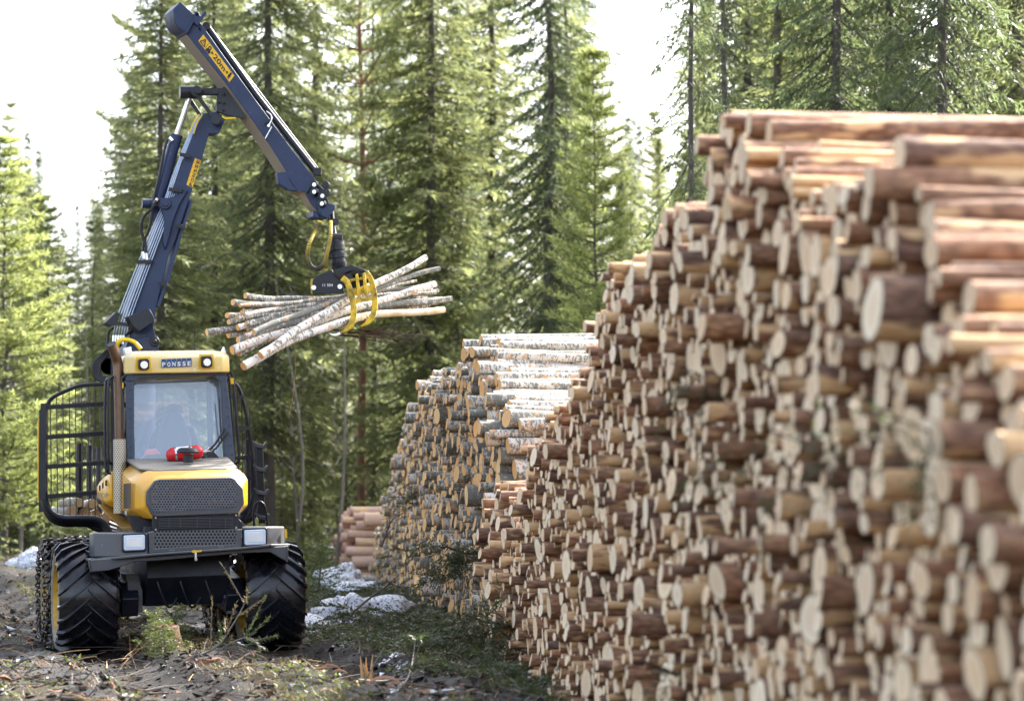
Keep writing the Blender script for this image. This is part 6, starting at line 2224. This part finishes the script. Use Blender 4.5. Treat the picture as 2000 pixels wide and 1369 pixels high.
def branch(pts, r, name, mat, label, cat, twigs=0, needles_mat=None, seed=0):
    q = smooth_path(pts, 6); n = len(q); m_ = MB(); g_ = random.Random(seed)
    m_.tube(q, [r * (1 - .7 * i / (n - 1)) for i in range(n)], 7)
    tips = []
    for i in range(twigs):
        k = g_.randint(2, n - 2); d = (q[k + 1] - q[k]).normalized(); s_ = d.orthogonal(); s_.rotate(Matrix.Rotation(g_.uniform(0, 6.28), 3, d))
        l_ = g_.uniform(.12, .4); e_ = q[k] + (d * .6 + s_ * .8 + Vector((0, 0, .2))) * l_
        m_.tube([q[k], (q[k] + e_) / 2 + Vector((0, 0, .01)), e_], [r * .4, r * .25, r * .12], 5); tips.append((q[k], e_))
    o_ = m_.build(name, M[mat], None, None, recalc=False, smooth=50); tag(o_, label, cat)
    if needles_mat:
        gg = np.random.default_rng(seed); T_ = []; C_ = []
        for a0, b0 in tips:
            nn = 60; f = gg.random(nn)[:, None]
            pp = np.array(a0)[None] * (1 - f) + np.array(b0)[None] * f
            dd = (np.array(b0) - np.array(a0))[None] * 2.5 + gg.normal(0, .5, (nn, 3)); T_.append(needles(gg, pp, dd, .05, .012)); c = gg.random(nn); C_.append(np.stack([c] * 3, 1))
        link('needles', tri_mesh('needles', np.concatenate(T_), np.concatenate(C_), M[needles_mat]), o_)
    return o_


def gp_(px, Y, dz=0):
    x = (px - 1000) * Y / FOC
    return Vector((x, Y, gz(x, Y) + dz))


branch([gp_(380, 27.3, .02), gp_(425, 27.4, .15), gp_(455, 27.5, .38), gp_(482, 27.6, .62)], .016, 'dead_branch', 'greytwig', 'dead grey branch with needles sticking up before the right front wheel', 'branch', 8, 'grass', 3)
branch([gp_(420, 27.0, .05), gp_(455, 26.9, .22), gp_(490, 26.9, .26), gp_(510, 26.9, .12)], .010, 'needled_twig', 'greytwig', 'drooping needled twig in front of the right front wheel', 'branch', 8, 'brash', 4)
branch([gp_(662, 33.8, .12), gp_(715, 34.6, .32), gp_(772, 35.6, .58)], .022, 'pole', 'twig', 'dark bare pole leaning across the snow to the birch pile', 'pole', 2, None, 5)
branch([gp_(700, 24.2, .05), gp_(740, 24.3, .06), gp_(790, 24.4, .05), gp_(830, 24.5, .04)], .024, 'fallen_branch', 'greytwig', 'pale fallen branch lying across the brash', 'branch', 3, None, 6)
branch([gp_(775, 23.0, .04), gp_(800, 24.5, .10), gp_(812, 26.0, .16)], .013, 'bare_twig', 'greytwig', 'thin bare twig lying upright on the brash near the bottom', 'branch', 2, None, 7)
branch([gp_(845, 25.2, .04), gp_(880, 25.4, .16), gp_(930, 25.2, .14), gp_(965, 24.6, .05)], .012, 'bent_twig', 'twig', 'dark bent twig arching over the brash by the pine pile', 'branch', 3, None, 8)
branch([gp_(745, 41, 1.0), gp_(765, 41.4, 1.5), gp_(790, 42, 1.7)], .02, 'protruding_branch', 'twig', 'dark branch poking out of the side of the birch pile', 'branch', 5, None, 9)
branch([gp_(235, 27.6, .03), gp_(255, 27.4, .14), gp_(262, 27.2, .22)], .008, 'dry_twig', 'splinter', 'pale dry twigs in front of the left front wheel', 'branch', 9, None, 10)
branch([gp_(640, 26.5, .03), gp_(680, 26.8, .05), gp_(725, 27.2, .05)], .012, 'brown_twig', 'twig', 'brown twig lying between the machine and the brash', 'branch', 5, None, 11)
# orange bark pieces
for i, (px, Y, l_) in enumerate(((708, 22.9, .34), (752, 23.4, .2), (612, 27.3, .3), (640, 26.4, .22))):
    a_ = gp_(px, Y, .02); rg = []
    for t in np.linspace(0, 1, 6):
        c_ = a_ + Vector((l_ * t, l_ * .25 * t, .07 * math.sin(t * 3) + .05 * t))
        rg.append([c_ + Vector((-.02 * math.cos(q), .06 * math.sin(q), .035 * math.cos(q))) for q in np.linspace(-1.2, 1.2, 6)])
    m = MB(); m.loft(rg, closed=False, cap=False)
    o = m.build('bark_piece', M['barkchip'], None, None, recalc=False, smooth=60); tag(o, ['curled orange bark piece at the bottom centre of the picture', 'small orange bark scrap beside the curled one', 'bark piece beside the right front wheel', 'short bark piece between wheel and brash'][i], 'bark')
# saplings in front of the machine
for i, (px, Y, H, lab) in enumerate(((303, 28.2, .55, 'tiny spruce sapling between the front wheels'), (322, 27.6, .42, 'tiny spruce sapling in front of the rotten stump'), (345, 29.6, .5, 'bright little bush under the machine'))):
    p_ = gp_(px, Y); tree('h', p_.x, p_.y, H, i * 2., lab, None, .62)

# green branches caught in the pile faces
def caught(px, py, Y, n, spread, label, seed, wd=.02, ln=.07):
    wr = .35 if Y < 15 else 1.0
    gg = np.random.default_rng(seed); T_ = []; C_ = []
    for _ in range(n):
        c = np.array(W(px + gg.normal(0, spread), py + gg.normal(0, spread * .8), Y)); c[1] -= .05; c[0] -= .05
        d = unit(np.array([gg.normal(-.3, .6), -.3, gg.normal(-.6, .5)])); s = np.linspace(0, 1, 14); l_ = gg.uniform(.25, .55)
        pb = c + d * (s * l_)[:, None]
        for k in range(3):
            dd = d[None] + gg.normal(0, .55, (14, 3)); T_.append(needles(gg, pb + dd * .03 * k, dd, ln, wd)); cc = np.clip(gg.uniform(.2, .8) + gg.normal(0, .1, 14), 0, 1); C_.append(np.stack([cc] * 3, 1))
    m_ = MB(); c = W(px, py, Y)
    m_.tube([c + Vector((-.25, -.1, .1)), c, c + Vector((.4, .1, -.02))], [.01 * wr, .014 * wr, .018 * wr], 6)
    o_ = m_.build('caught_branch', M['twig'], None, None, recalc=False)
    tag(o_, label, 'branch'); link('needles', tri_mesh('needles', np.concatenate(T_), np.concatenate(C_), M['brash']), o_)


def fy(px): return 12300 / (px - 550)
caught(905, 1080, fy(905) - 4.5, 34, 26, 'bright green spruce branch hanging between birch pile and pine pile', 41)
caught(825, 960, fy(825) - 1.5, 12, 12, 'small green twig stuck in the birch pile front', 42)
caught(790, 1075, fy(790) - 2, 14, 14, 'green twig low in the far part of the birch pile', 43)
caught(1600, 880, fy(1600) - .35, 12, 70, 'blurred blue-green spruce branch across the middle of the pine pile', 44, .012, .05)
caught(1395, 745, fy(1395) - .3, 7, 22, 'blurred green twig high in the pine pile', 45, .014, .05)
caught(1330, 1320, fy(1330) - .4, 8, 30, 'blurred green twig near the foot of the pine pile', 46, .014, .05)
caught(950, 1215, fy(950) - 4.5, 30, 30, 'green spruce branches heaped at the foot of the low stack', 47)
caught(1830, 850, fy(1830) - .3, 6, 25, 'blurred dark twig in the right part of the pine pile', 48, .012, .05)

# ------------------------------------------------------------------ light, sky, camera
SUN_AZ, SUN_EL = math.radians(42), math.radians(40)
w = bpy.data.worlds.new('World'); sc.world = w; w.use_nodes = True
nt = w.node_tree
sk = nt.nodes.new('ShaderNodeTexSky'); sk.sky_type = 'NISHITA'; sk.sun_disc = False
sk.sun_elevation = SUN_EL; sk.sun_rotation = SUN_AZ; sk.dust_density = 4.0; sk.air_density = 1.0; sk.ozone_density = 1.0
hs = nt.nodes.new('ShaderNodeHueSaturation'); hs.inputs['Saturation'].default_value = 0.6
nt.links.new(sk.outputs[0], hs.inputs['Color']); nt.links.new(hs.outputs[0], nt.nodes['Background'].inputs[0]); nt.nodes['Background'].inputs[1].default_value = 0.15
sl = bpy.data.lights.new('sun', 'SUN'); sl.energy = 3.8; sl.angle = math.radians(0.5); sl.color = (1.0, 0.96, 0.88)
so = bpy.data.objects.new('sun', sl); col.objects.link(so)
d = Vector((math.sin(SUN_AZ) * math.cos(SUN_EL), math.cos(SUN_AZ) * math.cos(SUN_EL), math.sin(SUN_EL)))
so.rotation_euler = d.to_track_quat('Z', 'Y').to_euler(); so.location = (10, 20, 30)

cd = bpy.data.cameras.new('camera'); cd.lens = 90; cd.sensor_width = 36; cd.shift_y = (HOR - 684.5) / 2000
cd.clip_start = .5; cd.clip_end = 3000
cd.dof.use_dof = True; cd.dof.focus_distance = 31.0; cd.dof.aperture_fstop = 1.7; cd.dof.aperture_blades = 9
co = bpy.data.objects.new('camera', cd); col.objects.link(co); co.location = (0, 0, EYE); co.rotation_euler = (PI / 2, 0, 0)
sc.camera = co
sc.render.engine = 'CYCLES'
sc.cycles.film_exposure = 4.4
sc.cycles.use_denoising = True
try:
    sc.cycles.denoiser = 'OPENIMAGEDENOISE'
    sc.cycles.denoising_input_passes = 'RGB_ALBEDO_NORMAL'
except Exception:
    pass
sc.cycles.max_bounces = 7; sc.cycles.diffuse_bounces = 3; sc.cycles.glossy_bounces = 3; sc.cycles.transmission_bounces = 4; sc.cycles.transparent_max_bounces = 8
sc.cycles.use_adaptive_sampling = True; sc.cycles.adaptive_threshold = 0.02
sc.cycles.caustics_reflective = False; sc.cycles.caustics_refractive = False
sc.render.film_transparent = False
sc.view_settings.view_transform = 'Standard'; sc.view_settings.look = 'None'; sc.view_settings.exposure = 0; sc.view_settings.gamma = 1
